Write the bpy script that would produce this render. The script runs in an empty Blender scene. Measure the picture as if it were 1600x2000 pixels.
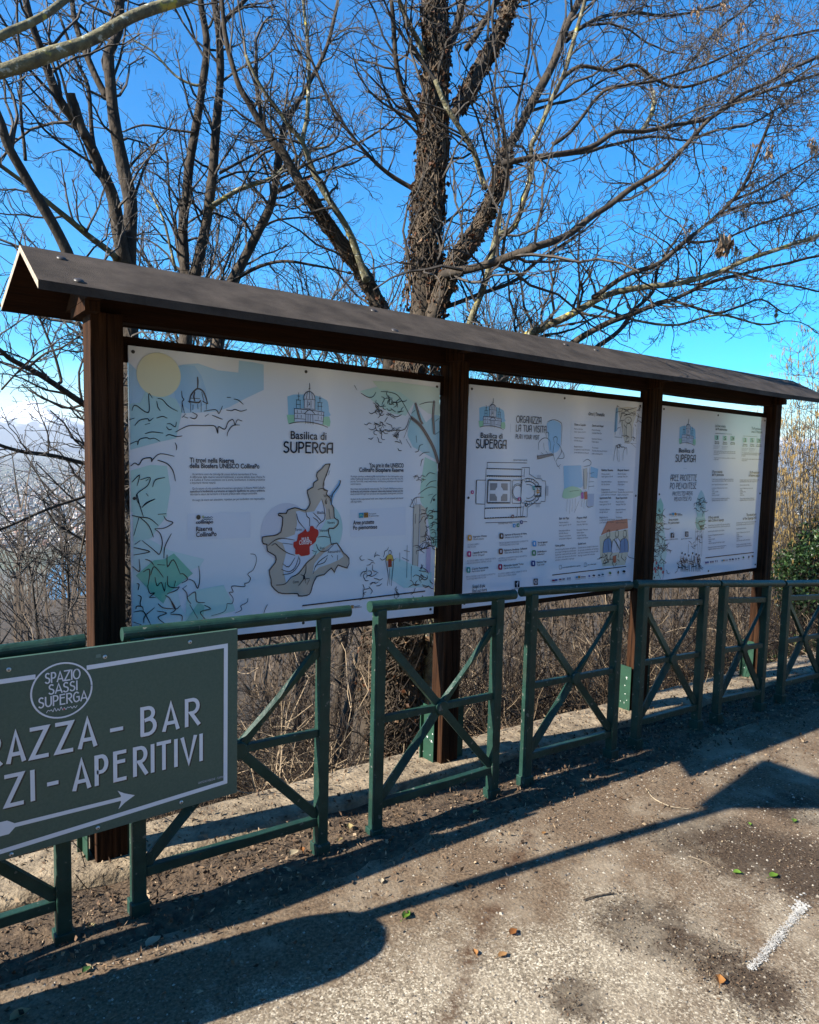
import bpy, bmesh, math, random
from mathutils import Vector, Matrix, noise as mnoise
import numpy as np
R = math.radians
scene = bpy.context.scene
COL = scene.collection
rnd = random.Random(11)

# ------------------------------------------------------------------ camera
FPX = 1398.83
CAM = Vector((-0.65564, -2.83202, 1.63078))
YAW, PITCH, ROLL = 0.62904, -0.085018, 0.025003
_f = Vector((math.sin(YAW)*math.cos(PITCH), math.cos(YAW)*math.cos(PITCH), math.sin(PITCH)))
_r = Vector((math.cos(YAW), -math.sin(YAW), 0)); _u = _r.cross(_f)
_r, _u = _r*math.cos(ROLL)+_u*math.sin(ROLL), -_r*math.sin(ROLL)+_u*math.cos(ROLL)
cam = bpy.data.cameras.new('camera'); camo = bpy.data.objects.new('camera', cam); COL.objects.link(camo)
M = Matrix.Identity(4)
for i in range(3):
    M[i][0] = _r[i]; M[i][1] = _u[i]; M[i][2] = -_f[i]; M[i][3] = CAM[i]
camo.matrix_world = M
cam.sensor_fit = 'HORIZONTAL'; cam.sensor_width = 36; cam.lens = 36*FPX/1600
cam.clip_start = 0.05; cam.clip_end = 200000
scene.camera = camo

# ------------------------------------------------------------------ sky, sun, exposure
SUN_AZ, SUN_EL = R(8.0), R(35.5)          # azimuth measured from the board's left end towards the valley
SD = Vector((-math.cos(SUN_EL)*math.cos(SUN_AZ), math.cos(SUN_EL)*math.sin(SUN_AZ), math.sin(SUN_EL)))
world = bpy.data.worlds.new("World"); scene.world = world; world.use_nodes = True
wn = world.node_tree.nodes; wl = world.node_tree.links
bg = wn['Background']; sky = wn.new('ShaderNodeTexSky'); sky.sky_type = 'NISHITA'; sky.sun_disc = False
sky.sun_elevation = SUN_EL; sky.sun_rotation = R(270)+SUN_AZ
sky.altitude = 600; sky.air_density = 1.0; sky.dust_density = 0.25; sky.ozone_density = 3.0
hs = wn.new('ShaderNodeHueSaturation'); hs.inputs['Saturation'].default_value = 2.0; hs.inputs['Value'].default_value = 1.0
wl.new(sky.outputs[0], hs.inputs['Color']); wl.new(hs.outputs[0], bg.inputs[0]); bg.inputs[1].default_value = 0.09
sun = bpy.data.lights.new('sun', 'SUN'); suno = bpy.data.objects.new('sun', sun); COL.objects.link(suno)
sun.energy = 5.0; sun.angle = R(0.5); sun.color = (1.0, 0.93, 0.82)
suno.rotation_euler = SD.to_track_quat('Z', 'Y').to_euler()
suno.location = (-8, 1, 8)
vs = scene.view_settings
vs.view_transform = 'Standard'; vs.look = 'None'; vs.exposure = 1.6; vs.gamma = 1.0

# ------------------------------------------------------------------ helpers
def ray(px, py):
    return _f + _r*((px-800)/FPX) - _u*((py-1000)/FPX)
def at(px, py, Y):
    d = ray(px, py); return CAM + d*((Y-CAM.y)/d.y)
def depth(p):
    return (Vector(p)-CAM).dot(_f)

class MB:
    def __init__(s): s.v = []; s.f = []; s.c = []
    def box(s, x0, x1, y0, y1, z0, z1, sh=0.0):
        b = len(s.v)
        for x in (x0, x1):
            for y in (y0, y1):
                for z in (z0, z1): s.v.append((x, y, z-sh*x))
        for q in ((0,1,3,2),(4,6,7,5),(0,4,5,1),(2,3,7,6),(0,2,6,4),(1,5,7,3)): s.f.append(tuple(b+i for i in q))
    def bar(s, a, b, w, h, up=(0,0,1)):
        a = Vector(a); b = Vector(b); d = (b-a).normalized(); up = Vector(up)
        sx = d.cross(up).normalized(); sz = sx.cross(d)
        o = len(s.v)
        for p in (a, b):
            for i, j in ((-1,-1),(1,-1),(1,1),(-1,1)): s.v.append(tuple(p+sx*(i*w/2)+sz*(j*h/2)))
        s.f += [(o,o+1,o+2,o+3),(o+7,o+6,o+5,o+4)]
        for i in range(4):
            j = (i+1) % 4; s.f.append((o+i, o+4+i, o+4+j, o+j))
    def tube(s, pts, rad, n=6, cap=True, col=None):
        pts = [Vector(p) for p in pts]; m = len(pts); o = len(s.v)
        prev = None
        for i, p in enumerate(pts):
            d = (pts[min(i+1, m-1)]-pts[max(i-1, 0)])
            if d.length < 1e-9: d = Vector((0,0,1))
            d.normalize()
            if prev is None:
                a = d.cross(Vector((0.3,0.9,0.2)));
                if a.length < 1e-3: a = d.cross(Vector((1,0,0)))
            else: a = prev - d*prev.dot(d)
            a.normalize(); prev = a; b = d.cross(a)
            r = rad[i] if hasattr(rad, '__len__') else rad
            for k in range(n):
                t = 2*math.pi*k/n; s.v.append(tuple(p + a*(r*math.cos(t)) + b*(r*math.sin(t))))
        for i in range(m-1):
            for k in range(n):
                k2 = (k+1) % n
                s.f.append((o+i*n+k, o+i*n+k2, o+(i+1)*n+k2, o+(i+1)*n+k))
        if cap and n > 2:
            s.f.append(tuple(o+k for k in reversed(range(n)))); s.f.append(tuple(o+(m-1)*n+k for k in range(n)))
    def poly(s, pts):
        o = len(s.v); s.v += [tuple(p) for p in pts]; s.f.append(tuple(range(o, o+len(pts))))
    def prism(s, pts, off):
        n = len(pts); o = len(s.v); off = Vector(off)
        s.v += [tuple(p) for p in pts]; s.v += [tuple(Vector(p)+off) for p in pts]
        s.f.append(tuple(range(o, o+n))); s.f.append(tuple(reversed(range(o+n, o+2*n))))
        for i in range(n):
            j = (i+1) % n; s.f.append((o+i, o+n+i, o+n+j, o+j))
    def build(s, name, mat, parent=None, smooth=False, cols=None, bevel=0):
        me = bpy.data.meshes.new(name); me.from_pydata(s.v, [], s.f)
        if cols is not None:
            ca = me.color_attributes.new('Col', 'FLOAT_COLOR', 'CORNER')
            arr = np.ones((len(me.loops), 4), np.float32)
            ls = np.zeros(len(me.polygons), np.int32); me.polygons.foreach_get('loop_total', ls)
            arr[:, :3] = np.repeat(np.array(cols, np.float32), ls, axis=0)
            ca.data.foreach_set('color', arr.ravel())
        if smooth: me.polygons.foreach_set('use_smooth', [True]*len(me.polygons))
        bm = bmesh.new(); bm.from_mesh(me); bmesh.ops.recalc_face_normals(bm, faces=bm.faces)
        bm.to_mesh(me); bm.free()
        me.materials.append(mat)
        ob = bpy.data.objects.new(name, me); COL.objects.link(ob)
        if parent is not None:
            ob.parent = parent
            w = parent; off = Vector((0,0,0))
            while w is not None: off += w.location; w = w.parent
            ob.location = -off if parent.parent is None else (0,0,0)
        if bevel:
            md = ob.modifiers.new('bevel', 'BEVEL'); md.width = bevel; md.segments = 2; md.limit_method = 'ANGLE'
        return ob
# every mesh is written in world coordinates: a part is set back by its thing's base, a sub-part follows its part
def empty(name, loc):
    o = bpy.data.objects.new(name, None); o.empty_display_size = .2; COL.objects.link(o); o.location = loc; return o
def tag(o, label=None, cat=None, group=None, kind=None):
    if label: o['label'] = label
    if cat: o['category'] = cat
    if group: o['group'] = group
    if kind: o['kind'] = kind
    return o

def mat(name, col, rough=.6, spec=.4, metal=0, bump=0, bscale=60, var=0, vscale=8, col2=None, stretch=None, coat=0):
    m = bpy.data.materials.new(name); m.use_nodes = True
    nt = m.node_tree; b = nt.nodes['Principled BSDF']
    b.inputs['Roughness'].default_value = rough; b.inputs['Specular IOR Level'].default_value = spec
    b.inputs['Metallic'].default_value = metal; b.inputs['Base Color'].default_value = (*col, 1)
    if coat: b.inputs['Coat Weight'].default_value = coat; b.inputs['Coat Roughness'].default_value = .06
    if var or bump or col2:
        tc = nt.nodes.new('ShaderNodeTexCoord'); mp = nt.nodes.new('ShaderNodeMapping')
        nt.links.new(tc.outputs['Object'], mp.inputs[0])
        if stretch: mp.inputs['Scale'].default_value = stretch
    if var or col2:
        n = nt.nodes.new('ShaderNodeTexNoise'); n.inputs['Scale'].default_value = vscale; n.inputs['Detail'].default_value = 8
        n.inputs['Roughness'].default_value = .65
        nt.links.new(mp.outputs[0], n.inputs[0])
        r = nt.nodes.new('ShaderNodeValToRGB'); r.color_ramp.elements[0].position = .35; r.color_ramp.elements[1].position = .68
        c2 = col2 or tuple(min(1, c*(1+var)) for c in col); c1 = col if col2 else tuple(c*(1-var) for c in col)
        r.color_ramp.elements[0].color = (*c1, 1); r.color_ramp.elements[1].color = (*c2, 1)
        nt.links.new(n.outputs[0], r.inputs[0]); nt.links.new(r.outputs[0], b.inputs['Base Color'])
    if bump:
        n2 = nt.nodes.new('ShaderNodeTexNoise'); n2.inputs['Scale'].default_value = bscale; n2.inputs['Detail'].default_value = 6
        nt.links.new(mp.outputs[0], n2.inputs[0])
        bp = nt.nodes.new('ShaderNodeBump'); bp.inputs['Strength'].default_value = bump; bp.inputs['Distance'].default_value = .01
        nt.links.new(n2.outputs[0], bp.inputs['Height']); nt.links.new(bp.outputs[0], b.inputs['Normal'])
    return m
def attrmat(name, rough=.7, transl=0):
    m = bpy.data.materials.new(name); m.use_nodes = True; nt = m.node_tree; b = nt.nodes['Principled BSDF']
    b.inputs['Roughness'].default_value = rough; b.inputs['Specular IOR Level'].default_value = .25
    a = nt.nodes.new('ShaderNodeVertexColor'); a.layer_name = 'Col'; nt.links.new(a.outputs[0], b.inputs['Base Color'])
    if transl:
        t = nt.nodes.new('ShaderNodeBsdfTranslucent'); nt.links.new(a.outputs[0], t.inputs[0])
        mx = nt.nodes.new('ShaderNodeMixShader'); mx.inputs[0].default_value = transl
        nt.links.new(b.outputs[0], mx.inputs[1]); nt.links.new(t.outputs[0], mx.inputs[2])
        nt.links.new(mx.outputs[0], nt.nodes['Material Output'].inputs[0])
    return m

MT = {}
def paint(name):
    m = mat(name, (.007,.025,.018), rough=.5, spec=.25, bump=.25, bscale=55, col2=(.015,.047,.035), vscale=9); nt = m.node_tree; N = nt.nodes; L = nt.links; b = N['Principled BSDF']
    old = b.inputs['Base Color'].links[0].from_socket; tc = [n for n in N if n.type == 'TEX_COORD'][0]
    for sc, lo, hi, c in ((38, .66, .69, (.10,.11,.095)), (95, .70, .72, (.085,.042,.02)), (5, .58, .80, (.035,.042,.032))):
        n = N.new('ShaderNodeTexNoise'); n.inputs['Scale'].default_value = sc; n.inputs['Detail'].default_value = 5; L.new(tc.outputs['Object'], n.inputs[0])
        r = N.new('ShaderNodeMapRange'); r.inputs[1].default_value = lo; r.inputs[2].default_value = hi; L.new(n.outputs[0], r.inputs[0])
        x = N.new('ShaderNodeMix'); x.data_type = 'RGBA'; L.new(r.outputs[0], x.inputs[0]); L.new(old, x.inputs[6]); x.inputs[7].default_value = (*c, 1); old = x.outputs[2]
    L.new(old, b.inputs['Base Color']); return m
MT['wood'] = mat('stained_wood', (.006,.0028,.0016), rough=.85, spec=.10, bump=.4, bscale=90, col2=(.054,.024,.011), vscale=22, stretch=(3,3,.12))
MT['wood_h'] = mat('stained_beam_wood', (.009,.004,.002), rough=.8, spec=.12, bump=.3, bscale=90, col2=(.026,.010,.004), vscale=22, stretch=(.12,3,3))
MT['felt'] = mat('roofing_felt', (.030,.024,.019), rough=.85, spec=.15, bump=.4, bscale=380, col2=(.068,.055,.044), vscale=7)
MT['ply'] = mat('plywood_edge', (.33,.27,.2), rough=.8, var=.3, vscale=60)
MT['bolt'] = mat('bolt_metal', (.035,.031,.028), rough=.45, spec=.5)
MT['green'] = paint('green_paint')
MT['bracket'] = mat('bracket_paint', (.007,.034,.019), rough=.65, col2=(.012,.054,.029), vscale=14)
MT['chip'] = mat('chipped_zinc', (.5,.52,.48), rough=.6)
MT['board'] = mat('panel_plastic', (.70,.73,.77), rough=.09, spec=.5)
MT['signgreen'] = mat('sign_green', (.038,.086,.070), rough=.38, spec=.4, bump=.05, bscale=600, col2=(.055,.106,.086), vscale=120)
MT['signwhite'] = mat('sign_white', (.62,.66,.74), rough=.4)
MT['signdark'] = mat('sign_dark', (.006,.012,.012), rough=.4)
MT['screw'] = mat('screw_steel', (.55,.56,.56), rough=.3, metal=.8)
MT['screwdark'] = mat('screw_dark', (.03,.03,.03), rough=.4)
MT['concrete'] = mat('kerb_concrete', (.10,.075,.048), rough=.95, bump=1, bscale=60, col2=(.30,.235,.155), vscale=11)
MT['leaf'] = attrmat('leaf_litter', .8)
MT['leaft'] = attrmat('thin_leaf', .6, .35)
MT['twig'] = mat('twig_bark', (.012,.0095,.0075), rough=.8, col2=(.075,.062,.050), vscale=9)
MT['bark'] = mat('limb_bark', (.016,.012,.009), rough=.95, bump=1, bscale=45, col2=(.070,.053,.036), vscale=16, stretch=(1,1,.5))
MT['lichen'] = mat('lichen_bark', (.055,.048,.034), rough=.9, bump=.8, bscale=60, col2=(.21,.19,.095), vscale=13)
_n = MT['lichen'].node_tree; _b = _n.nodes['Principled BSDF']; _o = _b.inputs['Base Color'].links[0].from_socket
for _s, _lo, _hi, _c in ((11, .61, .66, (.40,.33,.06)), (26, .60, .66, (.36,.37,.30))):
    _t = _n.nodes.new('ShaderNodeTexNoise'); _t.inputs['Scale'].default_value = _s; _t.inputs['Detail'].default_value = 7; _n.links.new([k for k in _n.nodes if k.type == 'TEX_COORD'][0].outputs['Object'], _t.inputs[0])
    _m = _n.nodes.new('ShaderNodeMapRange'); _m.inputs[1].default_value = _lo; _m.inputs[2].default_value = _hi; _n.links.new(_t.outputs[0], _m.inputs[0])
    _x = _n.nodes.new('ShaderNodeMix'); _x.data_type = 'RGBA'; _n.links.new(_m.outputs[0], _x.inputs[0]); _n.links.new(_o, _x.inputs[6]); _x.inputs[7].default_value = (*_c, 1); _o = _x.outputs[2]
_n.links.new(_o, _b.inputs['Base Color'])
MT['canes'] = attrmat('shade_toned_stems', .8)
MT['cane'] = mat('dry_cane', (.06,.042,.028), rough=.8, col2=(.42,.34,.23), vscale=4)
MT['mortar'] = mat('stone_grey', (.2,.19,.17), rough=.9, var=.4, vscale=50)

# ------------------------------------------------------------------ ground
def zroad(x, y=0):
    xx = max(-3, min(9, x))
    return -.0095*xx - .018*max(0, xx-1.5)
def zverge(x, y):
    n = mnoise.noise(Vector((x*3.1, y*6.3, .5)))*.022 + mnoise.noise(Vector((x*9, y*11, 2.5)))*.009
    t = max(0, min(1, (y+.64+.05*mnoise.noise(Vector((x*2.3, 0, 7))))/.2))
    return zroad(x)+t*(.012+n)
def grid(name, xs, ys, fz, m, kind='structure'):
    b = MB(); nx, ny = len(xs), len(ys)
    for y in ys:
        for x in xs: b.v.append((x, y, fz(x, y)))
    for j in range(ny-1):
        for i in range(nx-1): b.f.append((j*nx+i, j*nx+i+1, (j+1)*nx+i+1, (j+1)*nx+i))
    o = b.build(name, m, smooth=True); tag(o, kind=kind); return o
lin = lambda a, b, n: [a+(b-a)*i/(n-1) for i in range(n)]

def road_material():
    m = bpy.data.materials.new('worn_asphalt'); m.use_nodes = True; nt = m.node_tree; N = nt.nodes; L = nt.links
    b = N['Principled BSDF']; b.inputs['Roughness'].default_value = .95; b.inputs['Specular IOR Level'].default_value = .2
    tc = N.new('ShaderNodeTexCoord')
    def noise(sc, det=6, ro=.6):
        n = N.new('ShaderNodeTexNoise'); n.inputs['Scale'].default_value = sc; n.inputs['Detail'].default_value = det
        n.inputs['Roughness'].default_value = ro; L.new(tc.outputs['Object'], n.inputs[0]); return n.outputs[0]
    def ramp(s, e):
        r = N.new('ShaderNodeValToRGB'); cr = r.color_ramp
        while len(cr.elements) < len(e): cr.elements.new(.5)
        for k, (p, c) in zip(cr.elements, e): k.position = p; k.color = (*c, 1) if not isinstance(c, float) else (c, c, c, 1)
        L.new(s, r.inputs[0]); return r.outputs[0]
    def mix(f, a, c):
        x = N.new('ShaderNodeMix'); x.data_type = 'RGBA'
        for k, v in ((0, f), (6, a), (7, c)):
            if isinstance(v, (tuple, list)): x.inputs[k].default_value = (*v, 1)
            elif isinstance(v, float): x.inputs[k].default_value = v
            else: L.new(v, x.inputs[k])
        return x.outputs[2]
    def math_(op, a, c):
        x = N.new('ShaderNodeMath'); x.operation = op; x.use_clamp = True
        for k, v in ((0, a), (1, c)):
            if isinstance(v, float): x.inputs[k].default_value = v
            else: L.new(v, x.inputs[k])
        return x.outputs[0]
    vo = N.new('ShaderNodeTexVoronoi'); vo.inputs['Scale'].default_value = 150; L.new(tc.outputs['Object'], vo.inputs['Vector'])
    sep = N.new('ShaderNodeSeparateColor'); L.new(vo.outputs['Color'], sep.inputs[0])
    agg = ramp(sep.outputs[0], [(0., (.034,.028,.021)), (.35, (.155,.127,.09)), (.7, (.36,.305,.22)), (1., (.64,.575,.45))])
    mortar = mix(ramp(noise(260, 3), [(.40, 0.), (.62, 1.)]), agg, (.21,.17,.12))
    # brown soil washed over the asphalt, thickest by the fence
    sx = N.new('ShaderNodeSeparateXYZ'); L.new(tc.outputs['Object'], sx.inputs[0])
    gy = N.new('ShaderNodeMapRange'); gy.inputs[1].default_value = -1.25; gy.inputs[2].default_value = -.62; gy.inputs[3].default_value = 0; gy.inputs[4].default_value = .62
    L.new(sx.outputs[1], gy.inputs[0])
    gx = N.new('ShaderNodeMapRange'); gx.inputs[1].default_value = .6; gx.inputs[2].default_value = 2.4; gx.inputs[3].default_value = 0; gx.inputs[4].default_value = .34
    L.new(sx.outputs[0], gx.inputs[0])
    soilf = math_('ADD', math_('ADD', gy.outputs[0], gx.outputs[0]), noise(3.2, 8, .7))
    soilm = ramp(soilf, [(.54, 0.), (.84, .9)])
    soilc = ramp(noise(85, 4), [(.3, (.045,.028,.017)), (.7, (.17,.115,.070))])
    c = mix(soilm, mortar, soilc)
    # dark damp stains
    stain = None
    for (x, y, r) in STAINS:
        d = N.new('ShaderNodeVectorMath'); d.operation = 'DISTANCE'; L.new(tc.outputs['Object'], d.inputs[0]); d.inputs[1].default_value = (x, y, zroad(x))
        mr = N.new('ShaderNodeMapRange'); mr.inputs[1].default_value = r*1.5; mr.inputs[2].default_value = r*.5; mr.inputs[3].default_value = 0; mr.inputs[4].default_value = 1
        L.new(d.outputs['Value'], mr.inputs[0])
        stain = mr.outputs[0] if stain is None else math_('MAXIMUM', stain, mr.outputs[0])
    sm = ramp(math_('MULTIPLY', math_('MULTIPLY', stain, noise(6, 8, .8)), ramp(noise(75, 5, .7), [(.30, .45), (.62, 1.)])), [(.16, 0.), (.34, .95)])
    c = mix(sm, c, ramp(noise(110, 4), [(.35, (.022,.014,.009)), (.78, (.10,.07,.045))]))
    # a brown seam where two layers of asphalt meet
    vA = N.new('ShaderNodeVectorMath'); vA.operation = 'SUBTRACT'; L.new(tc.outputs['Object'], vA.inputs[0]); vA.inputs[1].default_value = SEAM[0]
    vD = N.new('ShaderNodeVectorMath'); vD.operation = 'DOT_PRODUCT'; L.new(vA.outputs[0], vD.inputs[0]); vD.inputs[1].default_value = SEAM[1]
    wv = N.new('ShaderNodeMath'); wv.operation = 'MULTIPLY_ADD'; L.new(noise(5, 6, .7), wv.inputs[0]); wv.inputs[1].default_value = .16; L.new(vD.outputs['Value'], wv.inputs[2])
    ab = N.new('ShaderNodeMath'); ab.operation = 'ABSOLUTE'; ws = N.new('ShaderNodeMath'); ws.operation = 'SUBTRACT'; L.new(wv.outputs[0], ws.inputs[0]); ws.inputs[1].default_value = .08; L.new(ws.outputs[0], ab.inputs[0])
    sr = N.new('ShaderNodeMapRange'); sr.inputs[1].default_value = .046; sr.inputs[2].default_value = .010; sr.inputs[3].default_value = 0; sr.inputs[4].default_value = .85; L.new(ab.outputs[0], sr.inputs[0])
    c = mix(math_('MULTIPLY', sr.outputs[0], ramp(noise(30, 4), [(.35, .25), (.6, 1.)])), c, (.060,.030,.015))
    # bleached streaks
    bl = ramp(noise(1.7, 7, .7), [(.50, 0.), (.70, .5)])
    c = mix(bl, c, (.42,.36,.265))
    L.new(c, b.inputs['Base Color'])
    h = math_('ADD', math_('MULTIPLY', sep.outputs[1], .55), math_('MULTIPLY', noise(90, 5), .8))
    bp = N.new('ShaderNodeBump'); bp.inputs['Strength'].default_value = .9; bp.inputs['Distance'].default_value = .007
    L.new(h, bp.inputs['Height']); L.new(bp.outputs[0], b.inputs['Normal'])
    return m
def gpt(px, py, lift=0):
    d = ray(px, py); p = CAM.copy(); t = (-CAM.z)/d.z
    for _ in range(8):
        p = CAM+d*t; t = (zroad(p.x)+lift-CAM.z)/d.z
    return CAM+d*t
STAINS = [(gpt(px, py).x, gpt(px, py).y, r) for px, py, r in ((1430,1650,.30),(1560,1690,.30),(1330,1640,.16),(1270,1810,.20),(1390,1870,.12),(1560,1580,.2),(1130,1950,.10),(1480,1930,.14))]
_a, _b = gpt(905,1905), gpt(1010,1665); _d = (_b-_a).normalized(); SEAM = (tuple(_a), (-_d.y, _d.x, 0))
MT['road'] = road_material()
MT['soil'] = mat('verge_soil', (.028,.018,.011), rough=1, bump=1, bscale=70, col2=(.12,.082,.050), vscale=24)
road_xs = lin(-9, 16, 60)
grid('road', road_xs, lin(-14, -.5, 40), lambda x, y: zroad(x)-.0, MT['road'])
grid('verge', lin(-3, 9, 300), lin(-.72, -.10, 44), lambda x, y: zverge(x, y)-.006, MT['soil'])
# low concrete kerb wall under the posts
kb = MB(); xs = lin(-3, 9, 120)
for x in xs:
    w = mnoise.noise(Vector((x*2, 3, 1)))*.02; z0 = zroad(x)
    for (y, z) in ((-.155+w, -.1), (-.145+w, .030+w*.4), (-.10+w, .042), (.16, .036+w*.3), (.19+w*.6, .02), (.2, -.6)):
        kb.v.append((x, y+mnoise.noise(Vector((x*9, y*5, 4)))*.008, z0+z+mnoise.noise(Vector((x*7, y*20, 9)))*.008))
for i in range(len(xs)-1):
    for k in range(5): kb.f.append((i*6+k, (i+1)*6+k, (i+1)*6+k+1, i*6+k+1))
kerb = tag(kb.build('kerb_wall', MT['concrete'], smooth=True), 'low crumbling concrete kerb running under the notice board posts at the slope edge', 'kerb')

# ------------------------------------------------------------------ hillside, plain, river, mountains
def zhill(x, y):
    if y < .6: return zroad(x)-.35-.8*max(0, y-.15)
    z = -.71-.55*(min(y, 8)-.6)
    if y > 8: z -= .19*(min(y, 400)-8)
    if y > 400: z -= .34*(min(y, 1460)-400)
    return max(z+mnoise.noise(Vector((x*.6, y*.6, 0)))*.12*min(1, y) + (mnoise.noise(Vector((x*.02, y*.02, 3)))*6 if y > 40 else 0), -452)
ys = [.15,.3,.5,.8,1.1,1.5,2,2.6,3.3,4.2,5.2,6.5,8,10,13,17,22,30,40,55,75,100,130,170,220,300,400,520,660,820,1000,1200,1400,1560,1700]
hb = MB(); NX = 70
for y in ys:
    hw = 12+y*1.6
    for i in range(NX):
        x = 2-hw+2*hw*i/(NX-1); hb.v.append((x, y, zhill(x, y)))
for j in range(len(ys)-1):
    for i in range(NX-1): hb.f.append((j*NX+i, j*NX+i+1, (j+1)*NX+i+1, (j+1)*NX+i))
MT['hill'] = mat('leafy_slope', (.020,.014,.009), rough=1, bump=1, bscale=12, col2=(.07,.05,.03), vscale=9)
tag(hb.build('hillside', MT['hill'], smooth=True), kind='structure')
def plain_material():
    m = bpy.data.materials.new('plain_fields'); m.use_nodes = True; nt = m.node_tree; N = nt.nodes; L = nt.links
    b = N['Principled BSDF']; b.inputs['Roughness'].default_value = .9; tc = N.new('ShaderNodeTexCoord')
    v = N.new('ShaderNodeTexVoronoi'); v.inputs['Scale'].default_value = .006; L.new(tc.outputs['Object'], v.inputs['Vector'])
    r = N.new('ShaderNodeValToRGB'); e = r.color_ramp
    cols = [(0,(.055,.060,.045)),(.3,(.09,.085,.06)),(.55,(.07,.085,.045)),(.8,(.14,.125,.095)),(1,(.06,.06,.05))]
    while len(e.elements) < 5: e.elements.new(.5)
    for k, (p, c) in zip(e.elements, cols): k.position = p; k.color = (*c, 1)
    s = N.new('ShaderNodeSeparateColor'); L.new(v.outputs['Color'], s.inputs[0]); L.new(s.outputs[0], r.inputs[0]); L.new(r.outputs[0], b.inputs['Base Color'])
    return m
pl = MB(); pl.poly([(-45000, 900, -430), (60000, 900, -430), (60000, 52000, -430), (-45000, 52000, -430)])
tag(pl.build('plain', plain_material()), kind='structure')
MT['water'] = mat('river_water', (.05,.11,.17), rough=.12, spec=.6)
rv = MB(); rp = []
for px, py in ((300,1010),(240,1055),(180,1085),(150,1105),(138,1122),(140,1140),(152,1160),(175,1185),(230,1200)):
    d = ray(px, py); rp.append(CAM+d*((-429.5-CAM.z)/d.z))
for i in range(len(rp)-1):
    a, b2 = rp[i], rp[i+1]
    pa = (rp[min(i+1,len(rp)-1)]-rp[max(i-1,0)]); pb = (rp[min(i+2,len(rp)-1)]-rp[i])
    na = Vector((-pa.y, pa.x, 0)).normalized()*75; nb = Vector((-pb.y, pb.x, 0)).normalized()*75
    o = len(rv.v); rv.v += [tuple(a+na), tuple(a-na), tuple(b2-nb), tuple(b2+nb)]; rv.f.append((o, o+1, o+2, o+3))
tag(rv.build('river', MT['water']), kind='structure')
cb = MB(); rc = random.Random(5); cc = []
for i in range(11000):
    dist = 3300+ (rc.random()**1.5)*17000; az = YAW-R(34)+R(70)*rc.random() if rc.random() < .5 else YAW-R(31)+R(9)*rc.random()
    x = CAM.x+dist*math.sin(az); y = CAM.y+dist*math.cos(az)
    if y < 1500 or rc.random() > .25+.75*max(0, mnoise.noise(Vector((x*.0006, y*.0006, 4)))+.55): continue
    w = rc.uniform(5, 15); d2 = rc.uniform(5, 18); h = rc.choice((6,7,9,12,16,20))
    f0 = len(cb.f); cb.box(x-w, x+w, y-d2, y+d2, -430, -430+h)
    c = rc.choice(((.42,.39,.35),(.30,.26,.22),(.50,.48,.45),(.25,.15,.11),(.20,.19,.18)))
    cc += [c]*(len(cb.f)-f0)
tag(cb.build('city', MT['leaf'], cols=cc), kind='stuff', label='pale far-off town scattered over the plain below the hill', cat='town')
def mountains():
    b = MB(); nx, ny = 260, 26
    for j in range(ny):
        for i in range(nx):
            az = YAW-R(40)+R(80)*i/(nx-1); t = j/(ny-1); dist = 36000+t*12000
            x = dist*math.sin(az); y = dist*math.cos(az)
            p = Vector((x*.00016, y*.00016, 2))
            h = 0; a = 1
            for k in range(6):
                h += a*(1-abs(mnoise.noise(p*(2**k)))*2); a *= .5
            env = math.sin(math.pi*min(1, .03+t*.97)) if t < .99 else 0
            left = .62+.38*max(0, min(1, (YAW-R(5)-az)/R(20)))
            b.v.append((x, y, -430+max(0, env*(950*h*left+900*left))))
    for j in range(ny-1):
        for i in range(nx-1): b.f.append((j*nx+i, j*nx+i+1, (j+1)*nx+i+1, (j+1)*nx+i))
    m = bpy.data.materials.new('snowy_rock'); m.use_nodes = True; nt = m.node_tree; N = nt.nodes; L = nt.links
    bs = N['Principled BSDF']; bs.inputs['Roughness'].default_value = .9
    g = N.new('ShaderNodeNewGeometry'); s = N.new('ShaderNodeSeparateXYZ'); L.new(g.outputs['Position'], s.inputs[0])
    n = N.new('ShaderNodeTexNoise'); n.inputs['Scale'].default_value = .0012; n.inputs['Detail'].default_value = 8; L.new(g.outputs['Position'], n.inputs[0])
    mm = N.new('ShaderNodeMath'); mm.operation = 'MULTIPLY_ADD'; L.new(n.outputs[0], mm.inputs[0]); mm.inputs[1].default_value = 1500; L.new(s.outputs[2], mm.inputs[2])
    mr = N.new('ShaderNodeMapRange'); mr.inputs[1].default_value = 1500; mr.inputs[2].default_value = 1900; L.new(mm.outputs[0], mr.inputs[0])
    mx = N.new('ShaderNodeMix'); mx.data_type = 'RGBA'; L.new(mr.outputs[0], mx.inputs[0]); mx.inputs[6].default_value = (.07,.075,.075,1); mx.inputs[7].default_value = (.85,.87,.9,1)
    L.new(mx.outputs[2], bs.inputs['Base Color'])
    tag(b.build('mountains', m, smooth=True), kind='structure')
mountains()
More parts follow.
